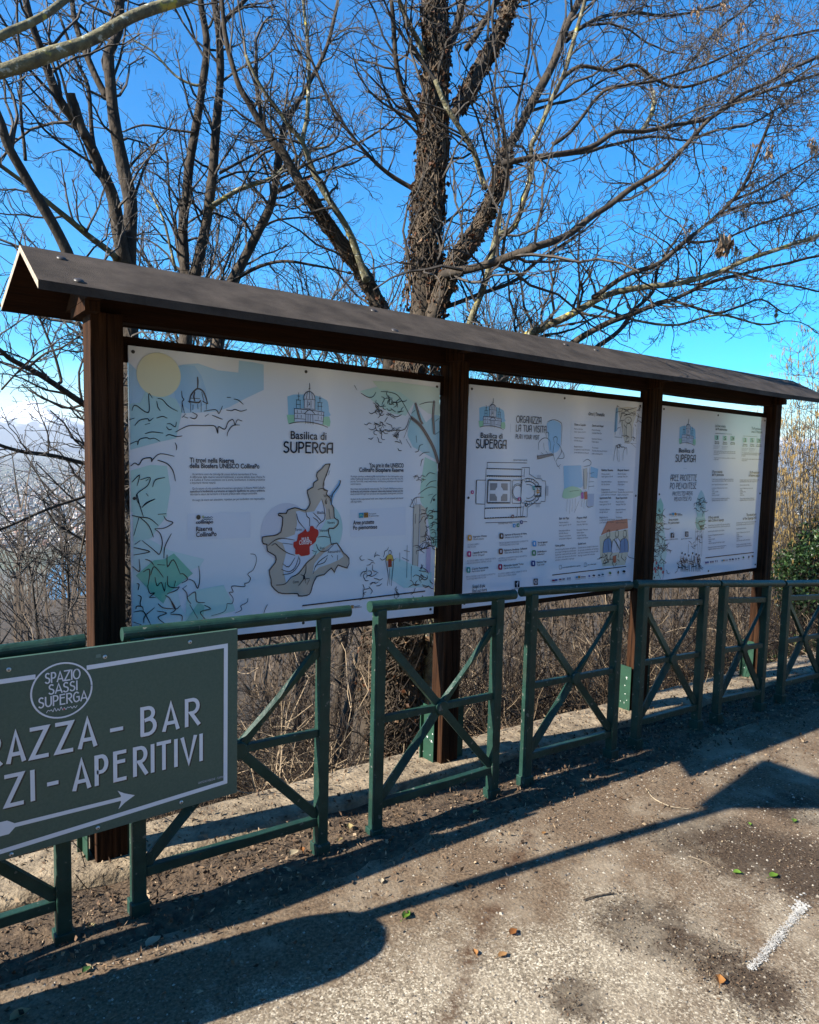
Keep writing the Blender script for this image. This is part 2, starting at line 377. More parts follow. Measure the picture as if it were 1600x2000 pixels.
#@@PART2
# ------------------------------------------------------------------ notice board
sl = lambda x: -.0095*x
board = tag(empty('notice_board', (2.4, 0, sl(2.4))), 'long roofed dark wooden notice board holding three white display panels behind the green fence', 'notice board')
POSTS = [(-.062, .052, -.055, .065), (1.606, 1.716, -.055, .04), (3.226, 3.332, -.055, .04), (4.742, 4.830, -.055, .045)]
for i, (x0, x1, y0, y1) in enumerate(POSTS):
    b = MB(); xm = (x0+x1)/2
    zt = 2.10+sl(xm); zb = zroad(xm)-.15
    hw = .0025
    b.box(x0, xm-hw, y0, y1, zb, zt); b.box(xm-hw, xm+hw, y0+.004, y1-.004, zb, zt); b.box(xm+hw, x1, y0+.0015, y1, zb, zt)
    p = b.build('post', MT['wood'], board, bevel=.003)
    g = MB(); zg = zroad(xm)+.02; h = zg+.31
    g.box(x0-.026, x0-.020, -.02, .075, zg-.1, h); g.box(x0-.044, x0-.026, .068, .075, zg-.1, h-.01)
    g.build('bracket', MT['bracket'], p)
    g = MB(); g.box(x1+.004, x1+.010, -.03, .06, zg-.1, h); g.box(x1+.010, x1+.055, -.030, -.024, zg-.1, h)
    g.build('bracket', MT['bracket'], p)
    g = MB()
    for k in range(9):
        y = rnd.uniform(-.012, .07); z = rnd.uniform(zg+.03, h-.02); r = rnd.choice((.002,.003,.004,.006))
        g.poly([(x0-.0266, y+r*math.cos(t)*rnd.uniform(.6,1.1), z+r*math.sin(t)*rnd.uniform(.6,1.3)) for t in lin(0, 5.5, 9)])
        x = rnd.uniform(x1+.014, x1+.05)
        if k % 2 == 0: g.poly([(x+r*.6*math.cos(t)*rnd.uniform(.6,1.1), -.0306, z+r*.6*math.sin(t)*rnd.uniform(.6,1.3)) for t in lin(0, 5.5, 9)])
    g.build('chipped_paint', MT['chip'], p)
    # truss block under the roof at each post
    b = MB(); xa, xb = (x0-.03, x0+.02)
    b.prism([(xa, -.215, 2.125+sl(xa)), (xa, .215, 2.125+sl(xa)), (xa, 0, 2.245+sl(xa))], (xb-xa, 0, 0))
    b.box(xa, xb, -.12, .12, 2.088+sl(xa), 2.123+sl(xa))
    b.build('truss', MT['wood'], board)
# ridge and eave beams
b = MB(); b.prism([(-.055, -.03, 2.078), (4.82, -.03, 2.078+sl(4.82)), (4.82, -.03, 2.215+sl(4.82)), (-.055, -.03, 2.215)], (0, .062, 0)); b.build('beam', MT['wood_h'], board)
for s in (-1,):
    b = MB(); y = s*.285
    b.prism([(-.05, y, 2.115), (4.95, y, 2.115+sl(4.95)), (4.95, y, 2.134+sl(4.95)), (-.05, y, 2.134)], (0, -s*.035, 0)); b.build('purlin', MT['wood_h'], board)
# roof: two sloping boards with felt on top
RX0, RX1 = -.272, 5.07
def roofpt(x, u, lift):      # u: -1 front eave, 0 ridge, 1 back eave
    if u == 1 and x == RX0: x -= .026
    return (x, u*(.352 if u < 0 else .300), 2.298-abs(u)*(.180 if u < 0 else .158)+sl(x)+lift-(.012*math.sin((x+.3)*3.1)*.25 if abs(u) == 1 else 0))
roof = None
for s in (-1, 1):
    b = MB(); xs = lin(RX0, RX1, 24); nx = len(xs)
    for x in xs: b.v += [roofpt(x, 0, 0), roofpt(x, s, 0), roofpt(x, s, -.024), roofpt(x, 0, -.024)]
    for i in range(nx-1):
        for k in range(4): b.f.append((i*4+k, (i+1)*4+k, (i+1)*4+(k+1) % 4, i*4+(k+1) % 4))
    b.f += [(0,1,2,3), tuple((nx-1)*4+k for k in (3,2,1,0))]
    o = b.build('roof', MT['wood_h'], board)
    o.data.materials.append(MT['felt']); o.data.materials.append(MT['ply'])
    for p in o.data.polygons:
        if abs(p.normal.x) > .9: p.material_index = 2
        elif p.normal.z > .3: p.material_index = 1
    f = MB()                                   # felt drip edge turned over the eave
    for x in xs: f.v += [tuple(Vector(roofpt(x, s, .003))+Vector((0, s*.004, 0))), tuple(Vector(roofpt(x, s, -.026))+Vector((0, s*.004, 0)))]
    for i in range(nx-1): f.f.append((2*i, 2*i+2, 2*i+3, 2*i+1))
    f.build('drip_edge', MT['felt'], o)
    if s == -1: roof = o
for px, py in ((120,505),(154,549),(730,607),(771,646),(1105,673),(1164,684)):
    # where the ray meets the front slope
    d = ray(px, py); n = Vector((.0095, -.180/.352, 1)); p0 = Vector((0, 0, 2.298))
    q = CAM+d*((p0-CAM).dot(n)/d.dot(n)); nn = n.normalized()
    a = nn.cross(Vector((0,1,0))).normalized(); c = nn.cross(a); b = MB(); rr = .016
    rings = [(1.0,.0005),(.97,.003),(.72,.006),(.35,.008)]
    for (k, h) in rings:
        for t in range(14): b.v.append(tuple(q+a*(rr*k*math.cos(t*math.pi/7))+c*(rr*k*math.sin(t*math.pi/7))+nn*h))
    for j in range(3):
        for t in range(14): b.f.append((j*14+t, j*14+(t+1) % 14, (j+1)*14+(t+1) % 14, (j+1)*14+t))
    b.f.append(tuple(42+t for t in range(14)))
    b.build('roof_bolt', MT['bolt'], roof, smooth=True)

# ------------------------------------------------------------------ printing on flat panels
PMATS = {}
def pm(c, rough=.09):
    k = (c, rough)
    if k not in PMATS: PMATS[k] = mat('print_ink', c, rough=rough, spec=.5)
    return PMATS[k]
def smooth(pts, n=3):
    if len(pts) < 3 or n < 2: return [Vector(p) for p in pts]
    P = [Vector(p) for p in pts]; out = []
    for i in range(len(P)-1):
        p0 = P[max(i-1, 0)]; p1 = P[i]; p2 = P[i+1]; p3 = P[min(i+2, len(P)-1)]
        for k in range(n):
            t = k/n
            out.append(.5*((2*p1)+(p2-p0)*t+(2*p0-5*p1+4*p2-p3)*t*t+(3*p1-p0-3*p2+p3)*t**3))
    out.append(P[-1]); return out
class Art:
    def __init__(s, Y, part, tf=None): s.thin = 1.0; s.Y = Y; s.part = part; s.m = {}; s.tx = []; s.tf = tf
    def get(s, name, col, layer, rough=.09):
        k = (name, col, layer, rough)
        if k not in s.m: s.m[k] = MB()
        return s.m[k]
    def w(s, px, py): p = at(px, py, s.Y); return Vector((p.x, p.z))
    def fillw(s, pts, col, layer=1, name='colour_wash', rough=.09):
        s.n = (getattr(s, 'n', 0)+1) % 24; yy = s.Y-.0008*layer-s.n*2.5e-5; s.get(name, col, layer, rough).poly([(p[0], yy, p[1]) for p in pts])
    def fill(s, z, pts, col, layer=1, name='colour_wash', sm=0, jit=0):
        ox, oy, k = z; q = [s.w(ox+x/k, oy+y/k) for x, y in pts]
        if sm: q = smooth(q+[q[0]], sm)[:-1]
        if jit: q = [p+Vector((rnd.uniform(-jit, jit), rnd.uniform(-jit, jit))) for p in q]
        s.fillw(q, col, layer, name)
    def linew(s, pts, w, col=(.008,.010,.022), layer=4, name='line_drawing', taper=False, rough=.09):
        pts = [Vector(p) for p in pts]
        n = len(pts)
        if n < 2: return
        b = s.get(name, col, layer, rough); o = len(b.v); s.n = (getattr(s, 'n', 0)+1) % 24; y = s.Y-.0008*layer-s.n*2.5e-5; w = w*s.thin
        for i in range(n):
            d0 = pts[i]-pts[i-1] if i else pts[1]-pts[0]; d1 = pts[i+1]-pts[i] if i < n-1 else d0
            d0 = d0.normalized() if d0.length > 1e-9 else Vector((1,0)); d1 = d1.normalized() if d1.length > 1e-9 else d0
            t = d0+d1; t = t.normalized() if t.length > .2 else d0
            nn = Vector((-t.y, t.x)); mit = 1/max(.5, abs(nn.dot(Vector((-d0.y, d0.x)))))
            h = w/2*mit
            if taper:
                q = i/(n-1); h *= .45+.75*math.sin(math.pi*min(1, .12+q*.8))
            p = pts[i]
            if i == 0: p = p-d1*w*.3
            if i == n-1: p = p+d0*w*.3
            b.v += [(p.x+nn.x*h, y, p.y+nn.y*h), (p.x-nn.x*h, y, p.y-nn.y*h)]
        for i in range(n-1): b.f.append((o+2*i, o+2*i+1, o+2*i+3, o+2*i+2))
    def line(s, z, pts, w=.0035, col=(.008,.010,.022), layer=4, name='line_drawing', sm=4, taper=True):
        ox, oy, k = z; q = [s.w(ox+x/k, oy+y/k) for x, y in pts]
        s.linew(smooth(q, sm), w, col, layer, name, taper)
    def scribble(s, z, x0, y0, x1, y1, n, size, w=.003, seed=1, col=(.008,.010,.022)):
        rr = random.Random(seed)
        for _ in range(n):
            x = rr.uniform(x0, x1); y = rr.uniform(y0, y1); a = rr.uniform(0, 6.3); pts = [(x, y)]
            for k in range(rr.randint(2, 4)):
                a += rr.uniform(-1.3, 1.3); x += size*math.cos(a); y += size*math.sin(a)*.9; pts.append((x, y))
            s.line(z, pts, w, col, sm=3)
    def text(s, txt, a, b, h, col=(.010,.013,.028), layer=5, name='lettering', bold=.0, mode='fit', sx=.72, rough=.09):
        # a: left (or right for mode 'r') baseline pixel, b: right baseline pixel (fit), h: cap height in pixels
        p = s.w(*a); z1 = s.w(a[0], a[1]-h); H = z1.y-p.y
        W = None
        if mode == 'fit': W = s.w(*b).x-p.x
        TEXTS.append((s, txt, p, H, W, col, layer, name, bold, mode, sx, rough))
    def strokes(s, txt, a, b, h, w, col=(.010,.013,.028), layer=5, name='lettering', rough=.09, off=(0,0)):
        p = s.w(*a); q = s.w(*b); H = s.w(a[0], a[1]-h).y-p.y
        s.strokesw(txt, p.x+off[0], p.y+off[1], q.x+off[0], H, w, col, layer, name, rough)
    def strokesw(s, txt, x0, z0, x1, H, w, col, layer, name, rough=.09):
        tot = sum(ADV(c) for c in txt)-.16; k = (x1-x0)/tot; x = x0
        for c in txt:
            if c in GL:
                for pl_ in GL[c]:
                    s.linew([(x+u*GW(c)*k, z0+v*H) for u, v in pl_], w, col, layer, name, rough=rough)
            x += ADV(c)*k
    def flush(s):
        for (name, col, layer, rough), b in s.m.items():
            if b.v: b.build(name, pm(col, rough), s.part)
TEXTS = []
def arc(cx, cy, rx, ry, a0, a1, n=9): return [(cx+rx*math.cos(R(a)), cy+ry*math.sin(R(a))) for a in lin(a0, a1, n)]
GL = {
 'A': [[(0,0),(.5,1),(1,0)], [(.17,.26),(.83,.26)]],
 'B': [[(.05,0),(.05,1),(.45,1)]+arc(.45,.79,.38,.21,80,-80)+[(.3,.55)], [(.3,.55)]+arc(.45,.29,.5,.29,75,-85)+[(.05,0)]],
 'C': [arc(.5,.5,.5,.5,50,310,14)],
 'D': [[(.05,0),(.05,1),(.4,1)]+arc(.4,.5,.58,.5,80,-80)+[(.4,0),(.05,0)]],
 'E': [[(.95,1),(.1,1),(.1,0),(.95,0)], [(.1,.66),(.85,.66)]],
 'G': [arc(.5,.5,.48,.5,50,300,13)+[(.92,.12),(.92,.5),(.55,.5)]],
 'I': [[(.5,0),(.5,1)]],
 'L': [[(.08,1),(.08,0),(.9,0)]],
 'M': [[(.02,0),(.16,1),(.5,.25),(.84,1),(.98,0)]],
 'N': [[(.06,0),(.06,1),(.94,0),(.94,1)]],
 'O': [arc(.5,.5,.5,.5,90,450,20)],
 'P': [[(.08,0),(.08,1),(.5,1)]+arc(.5,.72,.42,.28,80,-80)+[(.45,.44),(.2,.44)]],
 'R': [[(.08,0),(.08,1),(.5,1)]+arc(.5,.74,.4,.26,80,-80)+[(.4,.48),(.95,0)]],
 'S': [arc(.52,.76,.4,.24,40,235,9)+arc(.48,.25,.46,.26,75,-150,10)],
 'T': [[(0,1),(1,1)], [(.5,1),(.5,0)]],
 'U': [[(.06,1),(.06,.4)]+arc(.5,.36,.44,.36,180,360,10)+[(.94,.4),(.94,1)]],
 'V': [[(0,1),(.5,0),(1,1)]],
 'Y': [[(0,1),(.5,.45),(1,1)], [(.5,.45),(.5,0)]],
 'Z': [[(.02,1),(.98,1),(.02,0),(.98,0)]],
 '-': [[(.1,.42),(.9,.42)]],
 '\u00c1': [[(.05,0),(.05,.7)]+arc(.5,.66,.45,.34,180,90,5)+[(.95,1),(.95,0)], [(.05,.42),(.95,.42)]],
}
_W = {'I':.12,'E':.62,'L':.55,'T':.72,'-':.62,' ':.30,'B':.62,'P':.62,'R':.66,'S':.60,'V':.74,'Z':.74,'A':.74,'O':.86,'M':.9,'\u00c1':.66}
GW = lambda c: _W.get(c, .72)
ADV = lambda c: GW(c)+.16

PAN = [[(.082,1.999),(1.574,1.973),(1.572,.806),(.088,.848)], [(1.764,1.979),(3.198,1.971),(3.196,.795),(1.757,.812)], [(3.408,1.965),(4.710,1.947),(4.710,.805),(3.400,.812)]]
PLAB = ['white display panel with a map and sunlit town drawing', 'white display panel with a floor plan', 'white display panel with tall tree drawing']
ARTS = []
for i, q in enumerate(PAN):
    b = MB(); b.prism([(x, 0, z) for x, z in q], (0, .010, 0)); p = b.build('display_panel', MT['board'], board); p['label'] = PLAB[i]
    ARTS.append(Art(0, p))
    x0, x1 = q[0][0]-.055, q[1][0]+.06
    if i == 0: x0 = POSTS[0][1]+.001
    else: x0 = POSTS[i][1]+.001
    x1 = POSTS[i+1][0]-.001
    for za, zb in ((q[0][1]-.03, q[1][1]+.036), ):
        t = MB(); t.prism([(x0, .012, q[0][1]-.06), (x1, .012, q[1][1]-.06), (x1, .012, q[1][1]+.034), (x0, .012, q[0][1]+.034)], (0, .03, 0)); t.build('batten', MT['wood_h'], board)
    t = MB(); t.prism([(x0, .012, q[3][1]-.03), (x1, .012, q[2][1]-.03), (x1, .012, q[2][1]+.05), (x0, .012, q[3][1]+.05)], (0, .03, 0)); t.build('batten', MT['wood_h'], board)
    t = MB(); (ax, az), (bx, bz), (cx_, cz_), (dx, dz) = q; mm = lambda p0, p1, k: (p0[0]+(p1[0]-p0[0])*k, p0[1]+(p1[1]-p0[1])*k)
    ins = [(ax+.018, az-.022), mm((ax, az-.022), (bx, bz-.022), .5), (bx-.02, bz-.022), (bx-.02, (bz+cz_)/2), (cx_-.02, cz_+.025), mm((dx, dz+.022), (cx_, cz_+.022), .5), (dx+.02, dz+.025), (ax+.018, (az+dz)/2)]
    for (x, z) in ins:
        o = len(t.v); t.v += [(x+.0062*math.cos(k*math.pi/5), -.003 if 1 else 0, z+.0062*math.sin(k*math.pi/5)) for k in range(10)]; t.v += [(x+.0075*math.cos(k*math.pi/5), 0.001, z+.0075*math.sin(k*math.pi/5)) for k in range(10)]
        t.f.append(tuple(range(o, o+10)))
        for k in range(10): t.f.append((o+k, o+(k+1) % 10, o+10+(k+1) % 10, o+10+k))
    t.build('screws', MT['screwdark'], p)

INK = (.008,.010,.022)
A1, A2, A3 = ARTS
for _A in ARTS: _A.thin = .82
Z1 = (200, 640, 4.4444); Z2 = (530, 720, 4.5714); Z3 = (230, 960, 4.8485); Z4 = (480, 880, 4.2105)
BLUE, BLUE2, GRN, GRN2, GRN3 = (.40,.59,.74), (.48,.65,.77), (.47,.67,.62), (.19,.50,.36), (.56,.71,.70)
# --- first panel: washes
A1.fill(Z1, [(228,300),(330,400),(420,420),(560,350),(700,320),(830,310),(1000,370),(1180,390),(1185,285),(1310,300),(1400,320),(1400,540),(1250,610),(1100,690),(1000,725),(880,735),(640,745),(400,730),(235,700)], BLUE, 1)
A1.fill(Z1, [(560,350),(700,325),(800,330),(860,420),(900,540),(905,660),(770,720),(640,640),(610,500)], (.31,.52,.72), 2)
A1.fillw([A1.w(200+490/4.4444, 640+410/4.4444)+Vector((.084*math.cos(t), .084*math.sin(t))) for t in lin(0, 6.1, 40)], (.68,.66,.46), 3)
A1.fill(Z1, [(385,520),(470,560),(640,620),(690,730),(640,960),(500,990),(245,1060),(238,660),(330,650)], (.40,.61,.64), 2)
A1.fill(Z1, [(245,1240),(420,1190),(560,1200),(590,1400),(560,1600),(252,1600)], GRN, 1)
A1.fill(Z3, [(138,5),(450,5),(465,230),(380,340),(320,440),(148,480)], GRN, 2)
A1.fill(Z3, [(145,380),(260,430),(500,560),(820,640),(780,710),(640,760),(560,900),(600,1100),(700,1240),(145,1270)], GRN3, 1)
A1.fill(Z3, [(530,585),(710,775),(480,960),(430,1060),(330,970),(170,795),(340,650),(440,640)], GRN2, 3)
A1.fill(Z3, [(745,930),(1000,885),(1090,1060),(1110,1130),(850,1200),(640,1220),(650,1010)], GRN, 2)
A1.fill(Z3, [(640,1230),(760,1050),(820,1080),(800,1230)], (.27,.53,.42), 4)
A1.fill(Z2, [(790,200),(1000,150),(1250,240),(1275,300),(1200,420),(1080,400),(960,330)], GRN, 1)
A1.fill(Z2, [(900,110),(1130,120),(1500,170),(1505,420),(1400,400),(1270,300),(1150,210),(960,180)], (.55,.68,.60), 2)
A1.fill(Z2, [(1280,300),(1380,480),(1500,380),(1500,830),(1390,770),(1265,700),(1215,600),(1230,470)], (.36,.58,.64), 1)
A1.fill(Z2, [(1370,790),(1480,840),(1480,1600),(1430,1560),(1390,1300),(1330,1180),(1330,1060)], (.34,.60,.50), 1)
A1.fill(Z4, [(1240,880),(1380,940),(1530,1000),(1530,1120),(1300,1130),(1180,1050),(1180,960)], (.45,.66,.66), 1)
A1.fill(Z4, [(1380,450),(1428,440),(1415,950),(1368,940)], (.50,.48,.42), 3)
A1.fill(Z4, [(1436,440),(1480,480),(1482,740),(1430,765)], (.48,.45,.38), 3)
A1.fill(Z4, [(1484,800),(1520,790),(1515,1005),(1480,1000)], (.50,.42,.58), 3)
# first panel: town, mountains, clouds, leaves
def many(A, z, L, w): [A.line(z, p, w) for p in L]
many(A1, Z1, [[(255,720),(270,680),(300,680),(370,730),(405,720),(400,575),(430,610)],[(470,640),(480,690),(500,720)],[(480,615),(520,625),(560,670),(600,700),(650,725)],
 [(230,800),(275,785)],[(280,850),(320,805),(390,790),(405,810),(440,785)],[(470,785),(520,770),(560,785)],[(370,840),(410,830)],[(560,835),(590,835),(630,860),(640,820)],[(555,860),(575,885),(600,880)],
 [(370,920),(430,905),(525,915)],[(550,940),(580,928),(640,945),(690,940)],[(240,1010),(300,985),(305,1015),(320,970),(380,955),(410,965),(450,960),(495,985)],
 [(880,725),(980,712),(1010,745),(1040,680)],[(1075,715),(1120,720),(1150,710),(1200,725),(1250,712)],[(1080,605),(1110,605)],[(1140,620),(1180,630),(1220,665)],[(1080,940),(1090,900),(1130,850),(1190,845)],
 [(690,780),(720,750)],[(700,770),(740,785)],[(760,780),(800,790),(820,760),(780,735)],[(890,770),(920,750)],[(950,760),(1000,780),(1040,795)],[(630,1000),(642,1030),(640,1060)],[(435,1380),(460,1320),(540,1300)],
 [(255,1340),(320,1280),(300,1370)],[(330,1320),(410,1300),(390,1370),(300,1440),(300,1500),(330,1550)],[(340,1560),(390,1520),(450,1490)],[(380,1440),(395,1460)],[(375,1330),(400,1310)]], .0036)
many(A1, Z1, [[(635,905),(700,870),(760,850),(880,850),(960,850),(985,870),(1000,915),(1005,860),(1050,880),(1070,870),(1090,820),(1130,797),(1150,840),(1170,800),(1210,810)],
 [(245,1200),(280,1175),(315,1190),(350,1140),(420,1130),(425,1160),(440,1140),(500,1095),(620,1115)],[(480,1150),(560,1180),(610,1240),(632,1330)]], .0042)
many(A1, Z1, [[(825,430),(827,470),(825,520)],[(755,650),(765,590),(800,545),(830,530),(870,550),(895,600),(912,660)],[(800,560),(792,600),(800,635)],[(745,640),(830,650),(850,630)],[(870,640),(910,660)],[(890,590),(905,640)]], .0062)
many(A1, Z1, [[(765,650),(765,730)],[(855,650),(855,730)],[(785,670),(783,710)],[(825,665),(828,705)],[(900,660),(900,710)],[(685,550),(690,600),(705,625),(690,650),(710,740)],[(690,640),(688,735)],[(770,612),(845,616)],[(860,560),(880,640)]], .0036)
many(A1, Z3, [[(180,20),(200,110),(240,235)],[(230,150),(270,105),(350,70)],[(135,225),(200,240),(300,255),(380,320)],[(200,240),(150,415)],[(210,245),(290,320),(335,430)],[(380,215),(455,210)],[(435,230),(460,270),(520,295),(440,345),(350,350)],
 [(350,355),(400,400),(420,490),(395,590),(360,570),(300,520),(230,465)],[(150,530),(200,540),(300,570),(150,600)],[(160,500),(210,465)],[(435,630),(445,520),(505,400)],[(465,600),(470,710),(525,645),(590,780)],[(590,780),(620,780),(660,830),(605,865)],
 [(670,830),(720,850),(755,915),(775,820),(765,705)],[(260,640),(310,660),(340,700)],[(375,690),(440,695)],[(310,790),(345,710),(430,810)],[(240,760),(300,740),(285,890)],[(280,890),(300,960),(345,960),(300,1000),(355,1000)],
 [(350,810),(370,890),(410,860),(440,940),(450,860)],[(470,800),(475,890),(540,910),(580,900)],[(545,845),(530,910)],[(470,965),(550,935),(580,905)],[(450,985),(490,1010),(540,1110),(590,1080)],[(610,920),(650,890)],[(615,920),(650,960),(660,1020),(690,1060)],
 [(660,995),(730,950),(745,1040),(820,1050)],[(680,1070),(755,1200)],[(820,1075),(875,1110),(780,1140),(830,1210)],[(500,1160),(600,1170),(605,1225)],[(500,1150),(545,1110),(490,1010)],[(380,1060),(430,1100),(530,1110)],[(370,1130),(460,1150),(380,1190),(445,1250)],
 [(150,1140),(230,1130),(265,1170),(310,1260)],[(245,1240),(255,1180),(345,1100)],[(150,1235),(220,1260)],[(170,1110),(180,1085),(230,1090),(240,1130)],[(190,980),(220,1000),(210,1060),(225,1090)],[(140,710),(205,755),(200,640)],[(180,870),(200,880),(190,930)]], .0040)
for L in ([(1255,590),(1300,600),(1310,660),(1280,740),(1230,780),(1255,820),(1235,860),(1200,870),(1195,900),(1080,895),(1090,950),(1055,955),(1090,1010),(1080,1060),(1035,1060),(1030,1090),(1000,1140),(885,1175)],[(1230,1010),(1220,1050),(1165,1080),(1170,1120),(1110,1150)],[(1415,1070),(1395,1110),(1380,1155)]):
    A1.line(Z3, L, .0030)
# map
A1.fillw([A1.w(480+330/4.2105, 880+670/4.2105)+Vector((.122*math.cos(t)*.98, .128*math.sin(t))) for t in lin(0, 6.13, 44)], (.56,.58,.66), 1, 'map')
A1.fillw([A1.w(480+650/4.2105, 880+650/4.2105)+Vector((.092*math.cos(t), .118*math.sin(t))) for t in lin(0, 6.13, 44)], (.38,.60,.60), 2, 'map')
OUT = [(690,110),(650,115),(620,150),(585,180),(580,215),(590,240),(555,265),(550,300),(505,325),(510,370),(525,420),(520,450),(490,490),(440,480),(400,470),(340,490),(330,515),(270,515),(270,535),(300,550),(285,670),(215,700),(135,710),(140,765),(170,770),(175,825),(240,865),(240,920),(190,985),(205,1060),(210,1110),(265,1165),(330,1175),(425,1175),(430,1195),(500,1190),(530,1165),(545,1110),(580,1035),(640,1020),(700,965),(725,1000),(755,940),(830,965),(845,885),(800,840),(745,760),(700,770),(690,710),(680,690),(680,640),(720,640),(755,605),(755,570),(725,550),(720,470),(700,440),(690,390),(660,360),(668,330),(635,310),(640,250),(670,170)]
A1.fill(Z4, OUT, (.42,.385,.33), 3, 'map')
A1.fill(Z4, [(620,400),(655,480),(655,570),(600,690),(590,760),(590,830),(500,910),(440,990),(330,1090),(300,960),(330,840),(300,760),(250,740),(330,715),(400,690),(420,600),(410,500),(440,495),(480,510),(560,500)], (.52,.60,.72), 4, 'map')
A1.fill(Z4, [(655,570),(725,560),(750,575),(745,605),(715,630),(680,632),(680,700),(690,715),(695,765),(640,800),(570,860),(545,850),(560,760),(595,690)], (.38,.60,.60), 5, 'map')
A1.fill(Z4, [(745,765),(700,780),(660,820),(600,880),(560,930),(545,1010),(600,960),(690,930),(760,900),(800,870)], (.50,.60,.68), 5, 'map')
A1.line(Z4, OUT+[OUT[0]], .0052, name='map', layer=6, sm=2, taper=False)
for L in ([(300,930),(350,955),(400,880)],[(290,975),(350,995),(400,960),(430,880)],[(300,1020),(380,1000),(440,920),(430,870)],[(245,1105),(320,1095),(370,1040),(430,1010),(500,920),(550,880),(580,825)],[(430,1110),(480,1040),(450,1020)],[(490,925),(490,990),(470,1050),(520,1050)],[(480,1030),(490,1090)],[(180,780),(230,740),(290,720),(400,735)],[(210,780),(240,765),(280,800),(340,840),(400,860)],[(300,760),(380,770)],
  [(415,520),(430,580),(480,640)],[(490,500),(500,540),(520,560),(520,620)],[(550,510),(600,560),(615,580)],[(550,550),(580,570),(600,600)],[(620,400),(640,470),(645,560),(600,600),(580,630)],[(640,290),(640,240)],[(590,320),(630,310),(640,325),(665,330)],[(680,480),(690,560)],[(590,710),(640,705),(690,715)],[(575,770),(600,820),(660,825),(720,770)],[(540,820),(570,830)],[(580,940),(640,920),(665,880)],[(700,860),(710,875)],[(750,860),(750,900)],[(560,970),(600,910),(670,860)],[(550,1010),(570,940)],[(665,180),(660,210)],[(685,165),(675,200)],[(500,1100),(520,1060)],[(660,395),(650,420),(658,438),(665,410)]):
    A1.line(Z4, L, .0036, name='map', layer=7, sm=3)
A1.line(Z4, [(700,440),(705,390),(720,350),(760,290),(770,255)], .018, col=(.22,.47,.72), layer=5, name='map')
A1.line(Z4, [(700,440),(702,390),(715,350),(760,290),(775,250),(765,248)], .0050, name='map', layer=7)
RED = [(425,690),(470,662),(485,640),(500,668),(520,655),(525,622),(550,620),(562,640),(590,652),(592,695),(575,720),(572,745),(545,770),(520,790),(522,850),(490,862),(450,866),(430,850),(402,852),(402,810),(388,790),(390,750),(415,742)]
A1.fill(Z4, RED, (.38,.010,.016), 8, 'map', sm=2)
A1.text('MAB', (588,1058), (602,1058), 9, (.85,.85,.88), 9, 'map')
A1.text('CollinaPo', (583,1063.5), (607.5,1062), 8.5, (.85,.85,.88), 9, 'map')
for t, x, y in (('Verbania',672,370),('Biella',612,508),('Novara',697,590),('Torino',428,648),('Vercelli',638,655),('Asti',622,800),('Alessandria',720,830),('Cuneo',407,1078)):
    x = 480+x/4.2105; y = 880+y/4.2105+3; hw = 1.15*len(t)
    A1.text(t, (x-hw, y), (x+hw, y-.1*hw), 5.5, INK, 9, 'map')
# right hand side drawing
for L, w in (([(1285,310),(1320,440),(1345,490)], .014), ([(1250,440),(1330,510),(1400,620),(1450,720),(1485,835)], .022), ([(1450,290),(1440,420),(1450,580)], .013)):
    A1.line(Z2, L, w, (.20,.165,.155), 4, taper=False)
    q = [(x+(-7), y) for x, y in L]; A1.line(Z2, q, .0028, layer=5); A1.line(Z2, [(x+9, y+4) for x, y in L], .0028, layer=5)
many(A1, Z2, [[(740,150),(760,190)],[(800,220),(860,255),(905,250),(930,210)],[(975,205),(1050,210),(1120,235),(1170,300),(1230,410),(1260,450)],[(1250,400),(1280,370)],[(1320,320),(1390,300),(1460,300)],[(1460,470),(1500,440)],[(1455,590),(1500,560)],[(1200,630),(1245,705)],[(1290,600),(1295,660)],[(1280,745),(1310,735),(1320,690),(1350,675)],[(1320,780),(1360,750),(1410,745)],[(1330,870),(1340,820),(1355,805)],
 [(1380,960),(1410,930),(1460,940)],[(1380,1050),(1420,1010),(1470,1000)],[(1310,1120),(1400,1060),(1470,1060)],[(1400,1130),(1440,1120)],[(1420,1200),(1440,1150),(1470,1120)],[(1370,1260),(1390,1240),(1375,1290),(1400,1310)],[(1060,400),(1110,430),(1160,410)],[(1230,440),(1190,540),(1100,550)],[(1250,430),(1180,620)]], .0034)
A1.scribble(Z2, 915, 310, 1040, 410, 16, 24, .0034, 3); A1.scribble(Z2, 1050, 260, 1150, 400, 14, 28, .0034, 4); A1.scribble(Z2, 880, 470, 1030, 620, 16, 26, .0032, 5); A1.scribble(Z2, 1010, 480, 1130, 590, 8, 26, .003, 6)
A1.scribble(Z2, 1095, 600, 1150, 720, 6, 24, .0034, 7); A1.scribble(Z2, 1270, 950, 1360, 1000, 8, 16, .003, 8); A1.scribble(Z2, 1370, 1260, 1470, 1600, 34, 24, .0034, 9)
many(A1, Z4, [[(1350,460),(1390,390),(1460,385)],[(1345,460),(1385,470)],[(1380,450),(1370,940)],[(1428,440),(1412,950)],[(1395,520),(1392,600)],[(1360,400),(1380,455)],[(1380,395),(1395,450)],[(1400,390),(1405,445)],[(1325,780),(1322,1045)],[(1265,840),(1265,910)],[(1285,880),(1340,905)],[(1300,820),(1345,830)],[(1360,950),(1358,1070)]], .0034)
A1.scribble(Z4, 940, 870, 1130, 960, 8, 26, .003, 10); A1.scribble(Z4, 960, 990, 1090, 1180, 14, 26, .0036, 11); A1.scribble(Z4, 1200, 1100, 1300, 1170, 5, 22, .003, 12); A1.scribble(Z4, 1390, 940, 1530, 1130, 16, 24, .0036, 13); A1.scribble(Z4, 1420, 740, 1540, 810, 12, 30, .0034, 14)
